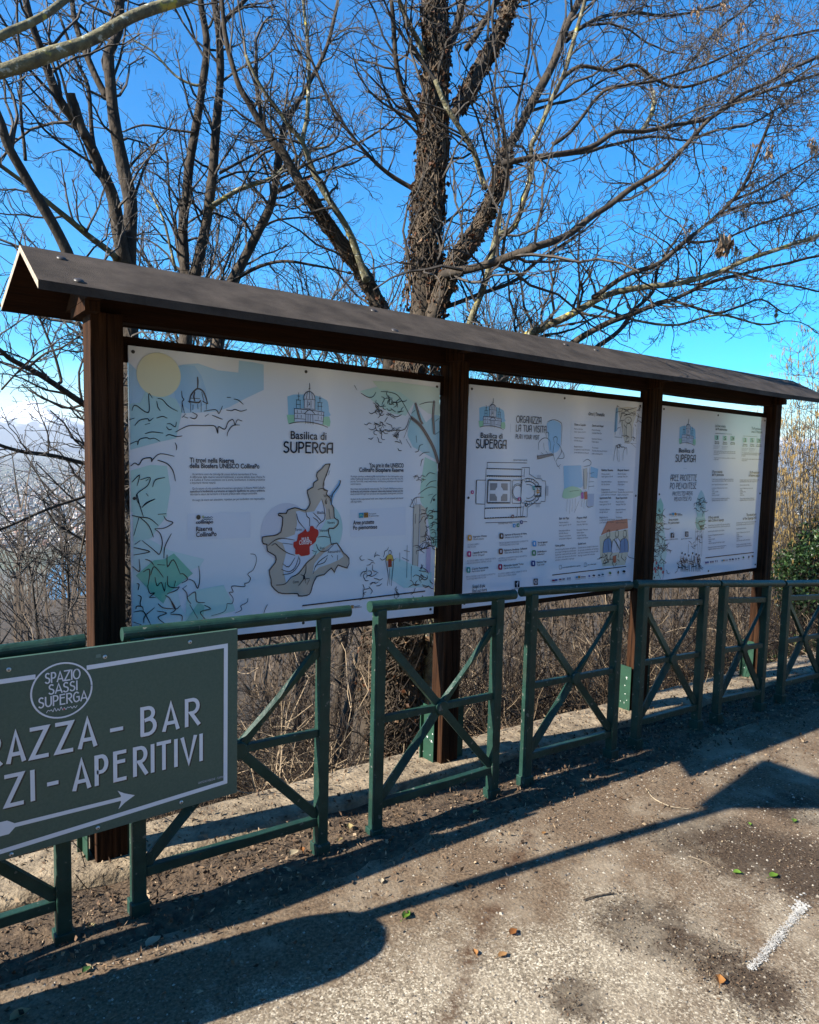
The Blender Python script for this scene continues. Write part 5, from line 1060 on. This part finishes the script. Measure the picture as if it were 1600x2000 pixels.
tree('lichen_tree', 'slim yellowish lichen covered young tree bent to the right of the ivy trunk', 'tree', [
 ('trunk', [(905,680),(920,630),(946,562),(965,480),(976,458),(999,450),(1017,420),(1036,337),(1036,285),(1055,250),(1079,187),(1101,142),(1120,86),(1142,0),(1150,-40)], .8, .3, 14, 7, .9, Lc),
 ('limb', [(974,462),(978,430),(980,405),(985,380)], .8, .9, 6, 4, 1, Lc)], 5, 28, base=(2.1, .75))
tree('overhanging_tree', 'yellow lichen speckled branches crossing the top left corner in front of the others', 'tree', [
 ('trunk', [(-420,330),(-300,240),(-150,180),(0,137),(86,111),(165,81),(240,39),(300,17),(375,-4),(470,-50)], .75, .75, 34, 17, .12, Lc),
 ('limb', [(-260,225),(-120,140),(0,75),(56,49),(94,26),(131,-4),(170,-40)], .75, .9, 20, 13, .15, Lc)], 3, 29, base=(-1.9, .7))
tree('side_tree', 'bare branches filling the view left of the first wooden post', 'tree', [
 ('trunk', [(225,830),(160,787),(107,754),(65,725),(20,699),(0,682),(-60,640)], 2.2, 1.6, 13, 8, 1.6, B),
 ('limb', [(110,757),(116,748),(120,741),(107,692),(88,650),(70,610)], 1.95, 2.0, 7, 4, 1.5, B),
 ('limb', [(235,915),(162,902),(97,890),(45,882),(0,868),(-40,850)], 2.1, 1.7, 10, 6, 1.5, B),
 ('limb', [(240,945),(162,970),(78,1001),(0,1033),(-40,1050)], 2.0, 1.6, 7, 5, 1.6, B),
 ('limb', [(55,720),(90,690),(120,680),(160,655)], 1.9, 1.6, 5, 3, 1.5, B),
 ('limb', [(210,850),(185,940),(165,1040),(150,1130)], 2.2, 2.2, 6, 3, 1.6, B),
 ('limb', [(0,760),(40,720),(75,690)], 1.7, 1.6, 4, 3, 1.5, B)], 6.2, 30, (.3, .8), base=(.45, 2.5))
# more distant bare trees, each grown from its own foot
def far_tree(px, ytop, Y, n, seed, label, spread=.5):
    g = random.Random(seed); top = at(px, ytop, Y); x, y = top.x, top.y; z = zhill(x, y); H = top.z-z
    t = tag(empty('distant_tree', (x, y, z)), label, 'tree', 'bare trees further down the slope')
    b = MB(); pts = [Vector((x, y, z-.2))]; d = Vector((g.uniform(-.08,.08), g.uniform(-.05,.05), 1))
    for k in range(7): d = (d+rvec(g)*.08).normalized(); d.z = abs(d.z); pts.append(pts[-1]+d*H/7*.93)
    b.tube(pts, [.013*H*(1-.138*k) for k in range(8)], 7); b.build('trunk', MT['bark'], t, smooth=True)
    tw = MB()
    for k in range(n):
        s = g.uniform(.35, 1)*6.99; i = int(s); a = pts[i].lerp(pts[i+1], s-i); an = g.uniform(0, 6.28)
        grow(tw, a, Vector((math.cos(an)*spread, math.sin(an)*spread, .7)).normalized(), H*g.uniform(.10, .24), .0021*H, 0, g, (7, 5), .22)
    tw.build('crown', MT['twig'], t)
for a in ((575,520,6.5,60,41,'small bare tree seen low between the leaning tree and the ivy trunk'),(660,560,8,60,42,'thin distant tree just left of the ivy trunk foot'),(985,590,7.5,60,43,'thin distant tree just right of the ivy trunk foot'),(1030,640,9,50,44,'faint distant tree peeping over the roof right of the lichen tree'),(300,430,7,60,45,'distant bare tree between the two stems and the narrow fork'),(50,960,9,26,46,'distant bare tree low at the left edge'),(132,930,14,22,47,'distant bare tree beside the first wooden post'),(1560,900,7,60,49,'distant bare tree behind the catkin shrub')): far_tree(*a)

# hanging seed bunches and the last dead leaves
def leaf(b, cols, p, size, g, col, droop=0.0, asp=.5):
    d = rvec(g); d = (d*(1-droop)+Vector((0,0,-1))*droop).normalized(); s = d.cross(rvec(g)).normalized(); n = d.cross(s)
    o = len(b.v); b.v += [tuple(p), tuple(p+d*size*.45+s*size*asp*.5+n*size*.10), tuple(p+d*size), tuple(p+d*size*.45-s*size*asp*.5+n*size*.10)]
    b.f += [(o,o+1,o+2), (o,o+2,o+3)]; k = g.uniform(.65, 1.25); cols += [tuple(c*k for c in col)]*2
g = random.Random(77)
low = [o for o in COL.objects if o.name.startswith('low_limbed_tree')][0]
for k, (px, py, s, Y) in enumerate(((1415,478,58,.8),(1440,490,30,.8),(1481,290,30,.8),(1500,298,34,.8),(1590,282,38,.8),(1412,332,24,.8),(1372,335,16,.85),(1538,382,24,.8),(1362,28,34,.95),(1412,18,30,.95),(1404,72,30,.95),(1516,610,22,.7),(1574,648,18,.7),(1437,155,18,.9),(1385,112,20,.95),(1448,52,26,.95),(1515,40,26,.9),(1300,330,16,.85),(1155,334,14,.95),(1530,130,22,.9),(1350,445,20,.85),(1585,460,22,.8),(1375,380,16,.85))):
    c = at(px, py, Y); b = MB(); cs = []; r = s/2*depth(c)/FPX
    b.tube([c+Vector((0,0,r*1.5)), c+Vector((.004,0,r*.8)), c], .0012, 4, cap=False); cs += [(.12,.09,.06)]*len(b.f)
    for _ in range(int(8+s*.55)):
        p = c+Vector((g.gauss(0,.32), g.gauss(0,.32), g.uniform(-.5,.9)))*r; leaf(b, cs, p, r*g.uniform(.5, .95), g, g.choice(((.20,.12,.065),(.34,.23,.14),(.12,.07,.04),(.42,.31,.2))), .75, .42)
    b.build('seed_bunch', MT['leaft'], low if k in (0,1,5,6,11,12,20,21,22,7) else iv, cols=cs)
# dry ivy on the thick trunk
MT['vine'] = mat('ivy_stem', (.020,.014,.009), rough=.9, col2=(.13,.095,.062), vscale=7)
def ivy(name, label, limbs, dens, seed, vines):
    g = random.Random(seed); b = MB(); cs = []; v = MB()
    p0 = interp(limbs[0][0], *limbs[0][1:])[0][0]
    for (px, Y0, Y1, w0, w1, df) in limbs:
        pts, rad = interp(px, Y0, Y1, w0, w1)
        for i in range(len(pts)-1):
            L = (pts[i+1]-pts[i]).length
            for _ in range(int(L*dens*df)):
                a = pts[i].lerp(pts[i+1], g.random()); s = rvec(g); dd = (pts[i+1]-pts[i]).normalized(); s = (s-dd*s.dot(dd)).normalized()
                p = a+s*rad[i]*g.uniform(.95, 1.5)
                leaf(b, cs, p, g.uniform(.018, .045), g, g.choice(((.040,.021,.012),(.075,.038,.020),(.20,.12,.065),(.022,.014,.009),(.13,.05,.022),(.030,.018,.012),(.016,.010,.007))), .45, .8)
        for _ in range(int(vines*df)):
            i0 = g.randrange(len(pts)-3); n = min(len(pts)-1-i0, g.randint(3, 9)); an = g.uniform(0, 6.28); q = []
            for k in range(n+1):
                dd = (pts[min(i0+k+1, len(pts)-1)]-pts[max(0, i0+k-1)]).normalized(); e1 = dd.cross(Vector((0,1,.2))).normalized(); e2 = dd.cross(e1); an += g.uniform(-.9, .9)
                q.append(pts[i0+k]+(e1*math.cos(an)+e2*math.sin(an))*rad[i0+k]*g.uniform(1.02, 1.45))
            v.tube(smooth(q, 3), g.uniform(.0016, .0042), 4, cap=False)
    for (px, Y0, Y1, w0, w1, df) in limbs[:4]:
        pts, rad = interp(px, Y0, Y1, w0, w1)
        for _ in range(int(26*df)):
            i0 = g.randrange(max(1, len(pts)-8)); an = g.uniform(0, 6.28); q = []
            for k in range(min(g.randint(5, 12), len(pts)-1-i0)+1):
                dd = (pts[min(i0+k+1, len(pts)-1)]-pts[max(0, i0+k-1)]).normalized(); e1 = dd.cross(Vector((0,1,.2))).normalized(); e2 = dd.cross(e1); an += g.uniform(-.55, .55)
                q.append(pts[i0+k]+(e1*math.cos(an)+e2*math.sin(an))*rad[i0+k]*g.uniform(1.04, 1.2))
            if len(q) > 3: v.tube(smooth(q, 3), g.uniform(.005, .010), 6, cap=False)
    t = tag(empty(name, p0), label, 'climbing plant'); b.build('dead_leaves', MT['leaft'], t, cols=cs); v.build('vines', MT['vine'], t)
TRK = [(790,1500),(800,1350),(806,1200),(810,1000),(812,800),(815,680),(822,607),(830,487),(837,394),(845,300),(849,210),(852,94),(849,0)]
TRK2 = [(822,607),(830,487),(837,394),(845,300),(849,210),(852,94),(849,0)]
ivy('dry_ivy', 'dry brown ivy with tangled vines clinging to the thickest tree trunk', [(TRK[:6], 1.02, 1.13, 78, 66, 1.0), (TRK2, 1.15, 1.24, 56, 36, .9), ([(842,640),(882,525),(920,469),(950,416),(972,364),(991,292)], 1.0, .9, 28, 22, .8), ([(897,210),(942,124),(976,67),(999,0)], 1.35, 1.2, 22, 18, 1.6), ([(760,640),(740,596),(706,532),(661,469),(586,356)], 2.2, 2.3, 26, 18, .35), ([(770,1490),(760,1400),(762,1300),(770,1230)], 1.0, 1.0, 110, 80, 2.0)], 950, 51, 420)

# ------------------------------------------------------------------ slope thicket, bushes
g = random.Random(61); cn = MB(); cnc = []
CC = [(.009,.006,.004)]*6+[(.022,.014,.009)]*5+[(.05,.034,.021)]*4+[(.12,.085,.052)]*2+[(.26,.195,.125)]*2  # near-black to straw tones put shadowed and sunlit stems into the colour
def paintc(b, n0):
    c = g.choice(CC); k = g.uniform(.75, 1.25); cnc.extend([tuple(v*k for v in c)]*(len(b.f)-n0))
for k in range(3300):
    n0 = len(cn.f)
    y = .5+g.random()**1.5*7.5; x = g.uniform(-1.6-y*.5, 8.5+y*.9); z = zhill(x, y)
    H = g.uniform(.5, 1.5)+(.35*min(y, 3) if x > 0 else .26*min(y, 3)); an = g.uniform(0, 6.28); d = Vector((math.cos(an)*1.35, math.sin(an)*.8, 1)).normalized(); p = Vector((x, y, z-.05)); pts = [p]; r = g.uniform(.0025, .006); n = 6
    for i in range(n): d = (d+rvec(g)*.36+Vector((0,0,-.06*i))).normalized(); p = p+d*H/n; p.y = max(p.y, .3); pts.append(p)
    cn.tube(pts, [r*(1-.11*i) for i in range(n+1)], 3, cap=False)
    for _ in range(5):
        i = g.randint(1, n-1); grow(cn, pts[i], (rvec(g)+Vector((0,0,.5))).normalized(), H*g.uniform(.15, .38), r*.5, 1, g, (0, 2), .35)
    paintc(cn, n0)
for k in range(1000):                      # arching brambles
    n0 = len(cn.f)
    x = g.uniform(-1, 7.5); y = g.uniform(.4, 2.6); p = Vector((x, y, zhill(x, y))); an = g.uniform(0, 6.28); d = Vector((math.cos(an)*1.1, math.sin(an)*.4, 1)).normalized(); pts = [p]
    for i in range(9): d = (d+Vector((math.cos(an)*.12, 0, -.20))+rvec(g)*.10).normalized(); p = p+d*g.uniform(.10, .2); p.y = max(p.y, .32); pts.append(p)
    cn.tube(smooth(pts, 2), .0032, 4, cap=False); paintc(cn, n0)
tag(cn.build('thicket', MT['canes'], cols=cnc), 'tangle of dry leafless stems covering the slope behind the railing', 'thicket', kind='stuff')
lf = MB(); cs = []
for k in range(9000):
    y = .25+g.random()**1.6*7; x = g.uniform(-1.5-y*.4, 8+y*.9); z = zhill(x, y) if y > .22 else 0
    leaf(lf, cs, Vector((x, y, z+g.uniform(.0, .05))), g.uniform(.03, .08), g, g.choice(((.07,.04,.022),(.12,.08,.045),(.04,.028,.018),(.20,.145,.085),(.05,.06,.02))), .1, .7)
for k in range(5200):                     # low weeds among the leaves
    y = .25+g.random()**1.4*5; x = g.uniform(-1.5, 8.5); z = zhill(x, y)
    leaf(lf, cs, Vector((x, y, z+g.uniform(0, .22))), g.uniform(.03, .07), g, g.choice(((.07,.09,.025),(.12,.13,.045),(.045,.075,.02))), 0, .35)
tag(lf.build('leaf_litter', MT['leaft'], cols=cs), 'fallen leaves and low weeds over the slope', 'leaf litter', kind='stuff')
wd = MB()
for k in range(4200):                     # bare wood further down
    y = 9+g.random()**2.2*900; x = g.uniform(-.9*y-8, 1.9*y+10); z = zhill(x, y); H = g.uniform(4, 9)*(1 if y > 25 else .5); r = .012*H+y*.00012
    wd.tube([(x, y, z), (x+g.uniform(-.3,.3), y, z+H*.5), (x+g.uniform(-.5,.5), y, z+H)], [r, r*.7, r*.2], 3, cap=False)
    for _ in range(11):
        a = Vector((x, y, z+H*g.uniform(.3, .95))); d = Vector((g.uniform(-1,1), g.uniform(-1,1), g.uniform(.3,1.3))).normalized()*H*g.uniform(.15,.35); wd.tube([a, a+d*.5, a+d+Vector((0,0,H*.04))], [r*.4, r*.28, r*.12], 3, cap=False)
tag(wd.build('woodland', mat('far_wood_bark', (.028,.020,.014), rough=.9, col2=(.11,.082,.058), vscale=.3)), 'far leafless woodland running down the hill', 'wood', kind='stuff')
def bush(name, label, c, rr, n, cols, size, seed, asp=.6, stems=14):
    g = random.Random(seed); b = MB(); cs = []; zg = min(zhill(c.x, c.y), c.z-rr.z*.9)
    t = tag(empty(name, (c.x, c.y, zg)), label, 'bush')
    s = MB()
    for _ in range(stems):
        e = c+Vector((g.uniform(-.8,.8)*rr.x, g.uniform(-.8,.8)*rr.y, g.uniform(.0,.8)*rr.z)); s.tube(smooth([(c.x+g.uniform(-.1,.1), c.y+g.uniform(-.05,.1), zg), tuple(Vector((c.x, c.y, zg)).lerp(e, .5)+rvec(g)*.1), tuple(e)], 4), [.012-.0009*i for i in range(9)], 5, cap=False)
    s.build('stems', MT['twig'], t)
    for _ in range(n):
        v = rvec(g); k = g.uniform(.45, 1.0)**.5; q = v*k; w = 1+.42*mnoise.noise(Vector((v.x*2.3+seed, v.y*2.3, v.z*2.3)))+.2*mnoise.noise(v*5)
        p = c+Vector((q.x*rr.x, q.y*rr.y, q.z*rr.z))*w
        if 0 < c.y and p.y < .3: continue
        leaf(b, cs, p, g.uniform(*size), g, g.choice(cols), .15, asp)
    b.build('foliage', MT['leafg'], t, cols=cs); return t
MT['leafg'] = attrmat('evergreen_leaf', .35, .15)
GC = ((.012,.028,.008),(.020,.044,.012),(.008,.020,.007),(.042,.072,.024))
bush('ivy_bush', 'dark evergreen ivy bush at the right photo edge beyond the last wooden post', at(1605,1120,1.45), Vector((.66,.5,.62)), 8000, GC, (.03,.065), 71)
bush('ivy_bush', 'low sunlit green bush under the last railing section at the right edge', at(1575,1290,1.1), Vector((.55,.3,.30)), 1800, ((.06,.10,.025),(.10,.14,.04),(.03,.06,.018)), (.03,.06), 72)
bush('ivy_bush', 'small green undergrowth bush seen between the third and fourth wooden posts', at(1430,1330,1.4), Vector((.45,.3,.35)), 1300, GC, (.025,.05), 73)
# hazel with catkins
g = random.Random(81); hz = at(1585, 1080, 1.9); hg = zhill(hz.x, hz.y)
ht = tag(empty('catkin_shrub', (hz.x, hz.y, hg)), 'tall shrub hung with yellow catkins behind the right end of the roof', 'shrub'); st = MB(); ck = MB(); cc2 = []; tips = []
for (px, py) in ((1560,690),(1590,700),(1530,830),(1545,770),(1600,740),(1575,800),(1530,930),(1620,720),(1640,800),(1550,880),(1600,860),(1535,1000),(1570,960),(1660,760),(1610,930),(1545,960),(1580,890),(1525,900),(1595,1010),(1640,900)):
    e = at(px, py, 1.9+g.uniform(-.4, .5)); a = Vector((hz.x+g.uniform(-.15,.3), hz.y+g.uniform(-.1,.1), hg)); m1 = a.lerp(e, .5)+Vector((-.02, 0, .1))
    pts = smooth([tuple(a), tuple(m1), tuple(e)], 5); st.tube(pts, [.011-.0008*i for i in range(len(pts))], 5, cap=False)
    for k in range(34):
        i = g.randint(3, len(pts)-1); grow(st, pts[i], (rvec(g)+Vector((0,0,.6))).normalized(), g.uniform(.2,.55), .003, 1, g, (0, 5), .3, tips)
for p in tips:
    if g.random() < .62:
        for _ in range(g.randint(1, 3)):
            q = p+rvec(g)*.02; L = g.uniform(.035, .065); o = len(ck.f); ck.tube([q, q+Vector((g.uniform(-.004,.004),0,-L*.4)), q+Vector((g.uniform(-.006,.006),0,-L))], [.0025,.0042,.0022], 5); k = g.uniform(.7, 1.2); cc2 += [(.42*k,.29*k,.11*k)]*(len(ck.f)-o)
st.build('stems', MT['twig'], ht); ck.build('catkins', MT['leaft'], ht, cols=cc2)

# ------------------------------------------------------------------ litter, stones and paint on the path
g = random.Random(91); b = MB(); cs = []
BR = ((.075,.046,.027),(.14,.092,.055),(.035,.023,.014),(.26,.19,.12),(.10,.06,.035))
for k in range(24000):
    x = g.uniform(-.7, 6.5); y = -.62+g.random()**.9*.82 if g.random() < .9 else g.uniform(-1.0, -.6)
    z = (zverge(x, y)-.004 if y > -.6 else zroad(x))
    if y > -.17: z = zroad(x)+.038
    if y > -.17 and g.random() < .68: continue
    leaf(b, cs, Vector((x, y, z+g.uniform(.0, .010))), g.uniform(.008, .028), g, g.choice(BR), -.0, g.choice((.15,.3,.6)))
for k in range(2600):
    x = g.uniform(-.6, 5.5); y = g.uniform(-2.0, -.7)
    if mnoise.noise(Vector((x*2, y*2, 8))) < g.uniform(-.5, .5): continue
    leaf(b, cs, Vector((x, y, zroad(x)+.002)), g.uniform(.006, .016), g, g.choice(BR), 0, g.choice((.12,.25,.5)))
for (sx_, sy_, sr_) in STAINS:
    for _ in range(int(5200*sr_)):
        a = g.uniform(0, 6.283); q = sr_*1.25*g.random()**.6; x, y = sx_+q*math.cos(a), sy_+q*math.sin(a)
        if mnoise.noise(Vector((x*6, y*6, 4))) < -.15: continue
        leaf(b, cs, Vector((x, y, zroad(x)+.0015)), g.uniform(.003, .011), g, g.choice(((.022,.013,.008),(.05,.032,.02),(.095,.06,.036),(.03,.019,.012),(.19,.15,.10))), 0, g.choice((.2,.5,.8)))
tag(b.build('verge_litter', MT['leaf'], cols=cs), 'crumbled leaves and bark chips over the soil strip by the railing', 'leaf litter', kind='stuff')
b = MB(); cs = []
def stone(x, y, z, r, col):
    o = len(b.v); k = [g.uniform(.7, 1.3) for _ in range(6)]; a = g.uniform(0, 6.3)
    b.v += [(x+r*k[0]*math.cos(a), y+r*k[0]*math.sin(a), z), (x+r*k[1]*math.cos(a+1.6), y+r*k[1]*math.sin(a+1.6), z), (x+r*k[2]*math.cos(a+3.1), y+r*k[2]*math.sin(a+3.1), z), (x+r*k[3]*math.cos(a+4.7), y+r*k[3]*math.sin(a+4.7), z), (x, y, z+r*.75*k[4])]
    b.f.extend([(o,o+1,o+4),(o+1,o+2,o+4),(o+2,o+3,o+4),(o+3,o,o+4)]); cs.extend([col]*4)
for k in range(15000):
    t = g.random(); x = g.uniform(-.7, 5.2); y = -2.3+1.75*t
    if mnoise.noise(Vector((x*1.3, y*1.3, 2))) < g.uniform(-.7, .25): continue
    c = g.choice(((.20,.175,.14),(.13,.115,.095),(.29,.26,.21),(.07,.062,.055),(.16,.13,.10))); stone(x, y, zroad(x)-.0005, g.choice((.0022,.0028,.0035,.0045,.006)) if g.random() < .985 else g.uniform(.007,.010), c)
tag(b.build('gravel', MT['leaf'], cols=cs), 'loose grit on the worn asphalt', 'gravel', kind='stuff')
def fallen(px, py, s, col, ang, label, curl=.6):
    s *= .8; col = tuple(k*.8 for k in col)
    c = gpt(px, py, .004) if py > 1700 or px > 900 else None
    if c is None:
        c = gpt(px, py, .015); c.z = max(c.z, zverge(c.x, c.y)+.006)
    b = MB(); cs = []; ca, sa = math.cos(ang), math.sin(ang); sh = ((0,0),(.12,.22),(.35,.34),(.62,.28),(.85,.12),(1,0)); o = []
    n = len(sh)
    for i, (u, w) in enumerate(sh):
        for q in (-1, -.45, 0, .45, 1):
            lx, ly = (u-.5)*s+g.uniform(-.03,.03)*s, w*q*s*g.uniform(.75,1.2); lz = curl*s*(abs(q)**1.5*w*1.2+(u-.4)**2*.6)+.001
            b.v.append((c.x+lx*ca-ly*sa, c.y+lx*sa+ly*ca, c.z+lz))
    for i in range(n-1):
        for k in range(4): b.f.append((i*5+k, i*5+k+1, (i+1)*5+k+1, (i+1)*5+k))
    b.tube([(c.x-.5*s*ca, c.y-.5*s*sa, c.z+.002), (c.x-.85*s*ca, c.y-.85*s*sa, c.z+.001)], s*.02, 4)
    cs = [col]*len(b.f); l = b.build('fallen_leaf', MT['leaft'], cols=cs, smooth=True); tag(l, label, 'leaf', 'fallen leaves on the path')
GL_, OR, YL = (.13,.24,.03), (.30,.12,.035), (.40,.32,.15)
for a in ((794,1789,.060,GL_,.4,'bright green curled leaf alone on the asphalt at the shadow\'s round end'),(1512,1712,.055,GL_,-.3,'green leaf on the dark stain, right one of the pair joined by a stalk'),(1440,1706,.048,(.16,.30,.04),2.6,'narrow green leaf on the dark stain, left one of the pair'),(1464,1610,.030,GL_,.9,'small green leaf below the wedge of shadow'),(1552,1604,.042,GL_,.2,'yellow green leaf near the right edge, below the wedge of shadow'),
 (1003,1822,.050,OR,.1,'bright orange leaf lying left of the brown stains'),(928,1861,.036,(.42,.20,.07),1.2,'small rust leaf on the brown seam of the asphalt'),(982,1867,.045,(.40,.22,.09),-.2,'flat tan orange leaf beside the brown seam'),(1406,1915,.055,(.44,.20,.06),.5,'crumpled orange leaf under the white paint mark'),(1063,1628,.030,(.42,.22,.08),.0,'tiny orange leaf between the two shadow bands'),
 (682,1616,.055,YL,1.1,'pale yellow leaf standing between two railing sections'),(664,1642,.040,YL,.3,'small pale yellow leaf by the railing foot'),(575,1668,.060,(.50,.42,.28),.2,'bleached leaf under the bottom rail'),(590,1660,.040,OR,1.4,'small orange leaf next to the bleached one under the bottom rail'),(112,1766,.055,(.42,.42,.12),.5,'yellow green leaf left of the leftmost railing post'),(178,1812,.05,YL,1.6,'yellow leaf right of the leftmost railing post'),(300,1842,.07,(.48,.40,.28),.35,'large bleached leaf in the shade before the railing'),(745,1722,.040,(.50,.42,.30),.9,'curled beige leaf in the sunlit strip between the shadows'),(40,1985,.07,(.38,.28,.15),.2,'tan leaf in the lower left corner'),(170,1895,.04,(.07,.17,.05),.4,'dark green leaf in the shade at lower left'),(930,1588,.05,(.48,.45,.2),.2,'pale leaf at the foot of the third railing section')): fallen(*a)
def stick(px, r, m, label):
    q = [gpt(x, y, .006) for x, y in px]; b = MB(); b.tube(smooth([tuple(p) for p in q], 5), r, 5); tag(b.build('twig', MT[m]), label, 'twig')
stick([(1262,1540),(1278,1560),(1310,1575),(1345,1580)], .0022, 'cane', 'long thin curved straw across the sunlit path')
stick([(1140,1758),(1165,1750),(1200,1744)], .0030, 'bark', 'short dark twig on the pale asphalt')
stick([(1345,1672),(1380,1685),(1400,1700)], .0016, 'cane', 'fine pale straw on the dark stain')
# worn white paint
b = MB(); g = random.Random(17)
for k in range(2400):
    t = g.random(); cx, cy = 1468+(1572-1468)*t, 1893+(1768-1893)*t
    if mnoise.noise(Vector((t*7, 3, 1))) < g.uniform(-.9, .12): continue
    w = 9.5*(1-.25*abs(t-.5)); px, py = cx+g.gauss(0, w*.62)+5*mnoise.noise(Vector((t*9,1,1))), cy+g.gauss(0, w*.46)
    p = gpt(px, py, .004); r = g.choice((.0009,.0013,.0018,.0026)); n = 6; a0 = g.uniform(0, 6.3)
    b.poly([(p.x+r*g.uniform(.6,1.3)*math.cos(a0+6.283*i/n), p.y+r*g.uniform(.6,1.3)*math.sin(a0+6.283*i/n), p.z+k*2e-6) for i in range(n)])
for k in range(90):
    p = gpt(1560+g.gauss(0,9), 1772+g.gauss(0,8), .004); r = g.uniform(.002,.006); b.poly([(p.x+r*g.uniform(.6,1.3)*math.cos(i), p.y+r*g.uniform(.6,1.3)*math.sin(i), p.z+.002+k*2e-6) for i in range(6)])
tag(b.build('road_marking', mat('worn_white_paint', (.40,.385,.35), rough=.85, var=.35, vscale=60)), kind='structure')

# ------------------------------------------------------------------ beyond the frame: sign and bin that cast shadows, added building and tree
YX, YY = -.86, -.655
MT['zinc'] = mat('zinc_post', (.35,.36,.36), rough=.4, metal=.6)
t = tag(empty('road_sign', (YX, YY, 0)), 'triangular road sign on a slim pole, left of the frame', 'road sign')
b = MB(); b.tube([(YX, YY, -.2), (YX, YY+.05, 1.4), (YX, YY+.095, 2.95)], .030, 14); b.build('pole', MT['zinc'], t, smooth=True)
b = MB(); tri = [(-.52, 2.34), (-.245, 2.985), (-.97, 2.995)]
def rounded(tri, f=.07):
    out = []
    for i in range(3):
        p = Vector(tri[i]); a = Vector(tri[i-1]); c = Vector(tri[(i+1) % 3]); out += [p+(a-p)*f, p+(a-p)*f*.3+(c-p)*f*.3, p+(c-p)*f]
    return out
b.prism([(YX-.035, y, z) for y, z in rounded(tri)], (-.004, 0, 0)); b.build('sign_face', mat('sign_red', (.5,.02,.03), rough=.4), t)
b = MB(); ce = sum((Vector(p) for p in tri), Vector((0,0)))/3; b.prism([(YX-.0395, *(ce+(Vector(p)-ce)*.68)) for p in rounded(tri)], (-.003, 0, 0)); b.build('sign_field', mat('sign_pale', (.75,.75,.72), rough=.4), t)
t = tag(empty('litter_bin', (YX+.02, YY-.02, 0)), 'round topped dark litter bin at the foot of the road sign, left of the frame', 'litter bin')
b = MB(); prof = [(.0,.25),(.155,.25),(.165,.32),(.170,.85),(.172,.87),(.165,.92),(.14,.99),(.09,1.03),(.03,1.045),(0,1.047)]
n = 24; BX, BY = YX+.02, YY-.035
for r, z in prof:
    for k in range(n): b.v.append((BX+r*math.cos(k*2*math.pi/n), BY+r*math.sin(k*2*math.pi/n), z))
for j in range(len(prof)-1):
    for k in range(n): b.f.append((j*n+k, j*n+(k+1) % n, (j+1)*n+(k+1) % n, (j+1)*n+k))
b.build('bin_body', MT['green'], t, smooth=True)
b = MB(); b.tube([(BX, BY, -.05), (BX, BY, .26)], [.05,.045], 12); b.build('bin_foot', MT['zinc'], t, smooth=True)
# building added unseen behind the viewer, for panel reflections and less sky fill
MT['plaster'] = mat('house_plaster', (.26,.22,.175), rough=.9, var=.18, vscale=1.2); MT['pale'] = mat('pale_stone', (.55,.50,.42), rough=.9, var=.12, vscale=3); MT['trim'] = mat('house_stone', (.22,.20,.175), rough=.9, var=.2, vscale=3); MT['glassd'] = mat('window_glass', (.02,.025,.03), rough=.08, spec=.6); MT['shut'] = mat('shutter_paint', (.05,.06,.05), rough=.6); MT['tile'] = mat('roof_tiles', (.16,.075,.045), rough=.9, var=.3, vscale=8)
h = tag(empty('added_house', (9, -18, -.3)), 'plain plastered building added behind the viewer for the panels to mirror', 'added_house')
HX0, HX1, HY, HZ = -9, 34, -17.5, 6.6
b = MB(); b.box(HX0, HX1, HY-9, HY, -1.2, HZ); b.build('wall', MT['plaster'], h)
b = MB(); b.box(HX0-.1, HX1+.1, HY, HY+.12, -1.2, .75); b.build('plinth', MT['trim'], h)
b = MB(); b.prism([(HX0-.6, HY+.8, HZ+.01), (HX0-.6, HY-9.8, HZ+.01), (HX0-.6, HY-4.5, HZ+2.6)], (HX1-HX0+1.2, 0, 0)); b.build('roof', MT['tile'], h)
for k in range(10):
    b = MB(); xp = HX0+k*3.9; b.box(xp-.35, xp+.35, HY+.001, HY+1.1, -1.2, HZ-.3); b.build('streak_pilaster', MT['pale'], h)  # added so their sunlit sides streak the panel reflections
    for z in (1.2, 4.2):
        x = HX0+1.95+k*3.9; b = MB(); b.box(x-.6, x+.6, HY-.02, HY+.05, z-.1, z+1.8); w = b.build('window', MT['trim'], h)
        b = MB(); b.box(x-.48, x+.48, HY+.05, HY+.06, z, z+1.7); b.build('pane', MT['glassd'], w)
        b = MB(); b.box(x-1.1, x-.62, HY+.002, HY+.07, z-.05, z+1.75); b.box(x+.62, x+1.1, HY+.002, HY+.07, z-.05, z+1.75); b.build('shutters', MT['shut'], w)
bush('sky_shade_tree', 'broad dark evergreen tree added unseen behind the viewer to hold back sky light', Vector((-9, -9, 4)), Vector((4, 3, 4.5)), 4200, GC, (.18,.40), 75, stems=8)  # evergreen added out of view to cut the sky light

# ------------------------------------------------------------------ air
hz_ = MB(); hz_.box(-70000, 90000, -400, 60000, -460, 1560)
hm = bpy.data.materials.new('haze_air'); hm.use_nodes = True; nt = hm.node_tree; nt.nodes.remove(nt.nodes['Principled BSDF'])
pv = nt.nodes.new('ShaderNodeVolumePrincipled'); pv.inputs['Color'].default_value = (.80,.88,1,1); pv.inputs['Density'].default_value = 2.5e-5; pv.inputs['Anisotropy'].default_value = 0.2
nt.links.new(pv.outputs[0], nt.nodes['Material Output'].inputs['Volume'])
tag(hz_.build('haze', hm), 'pale blue air over the plain', 'haze', kind='stuff')
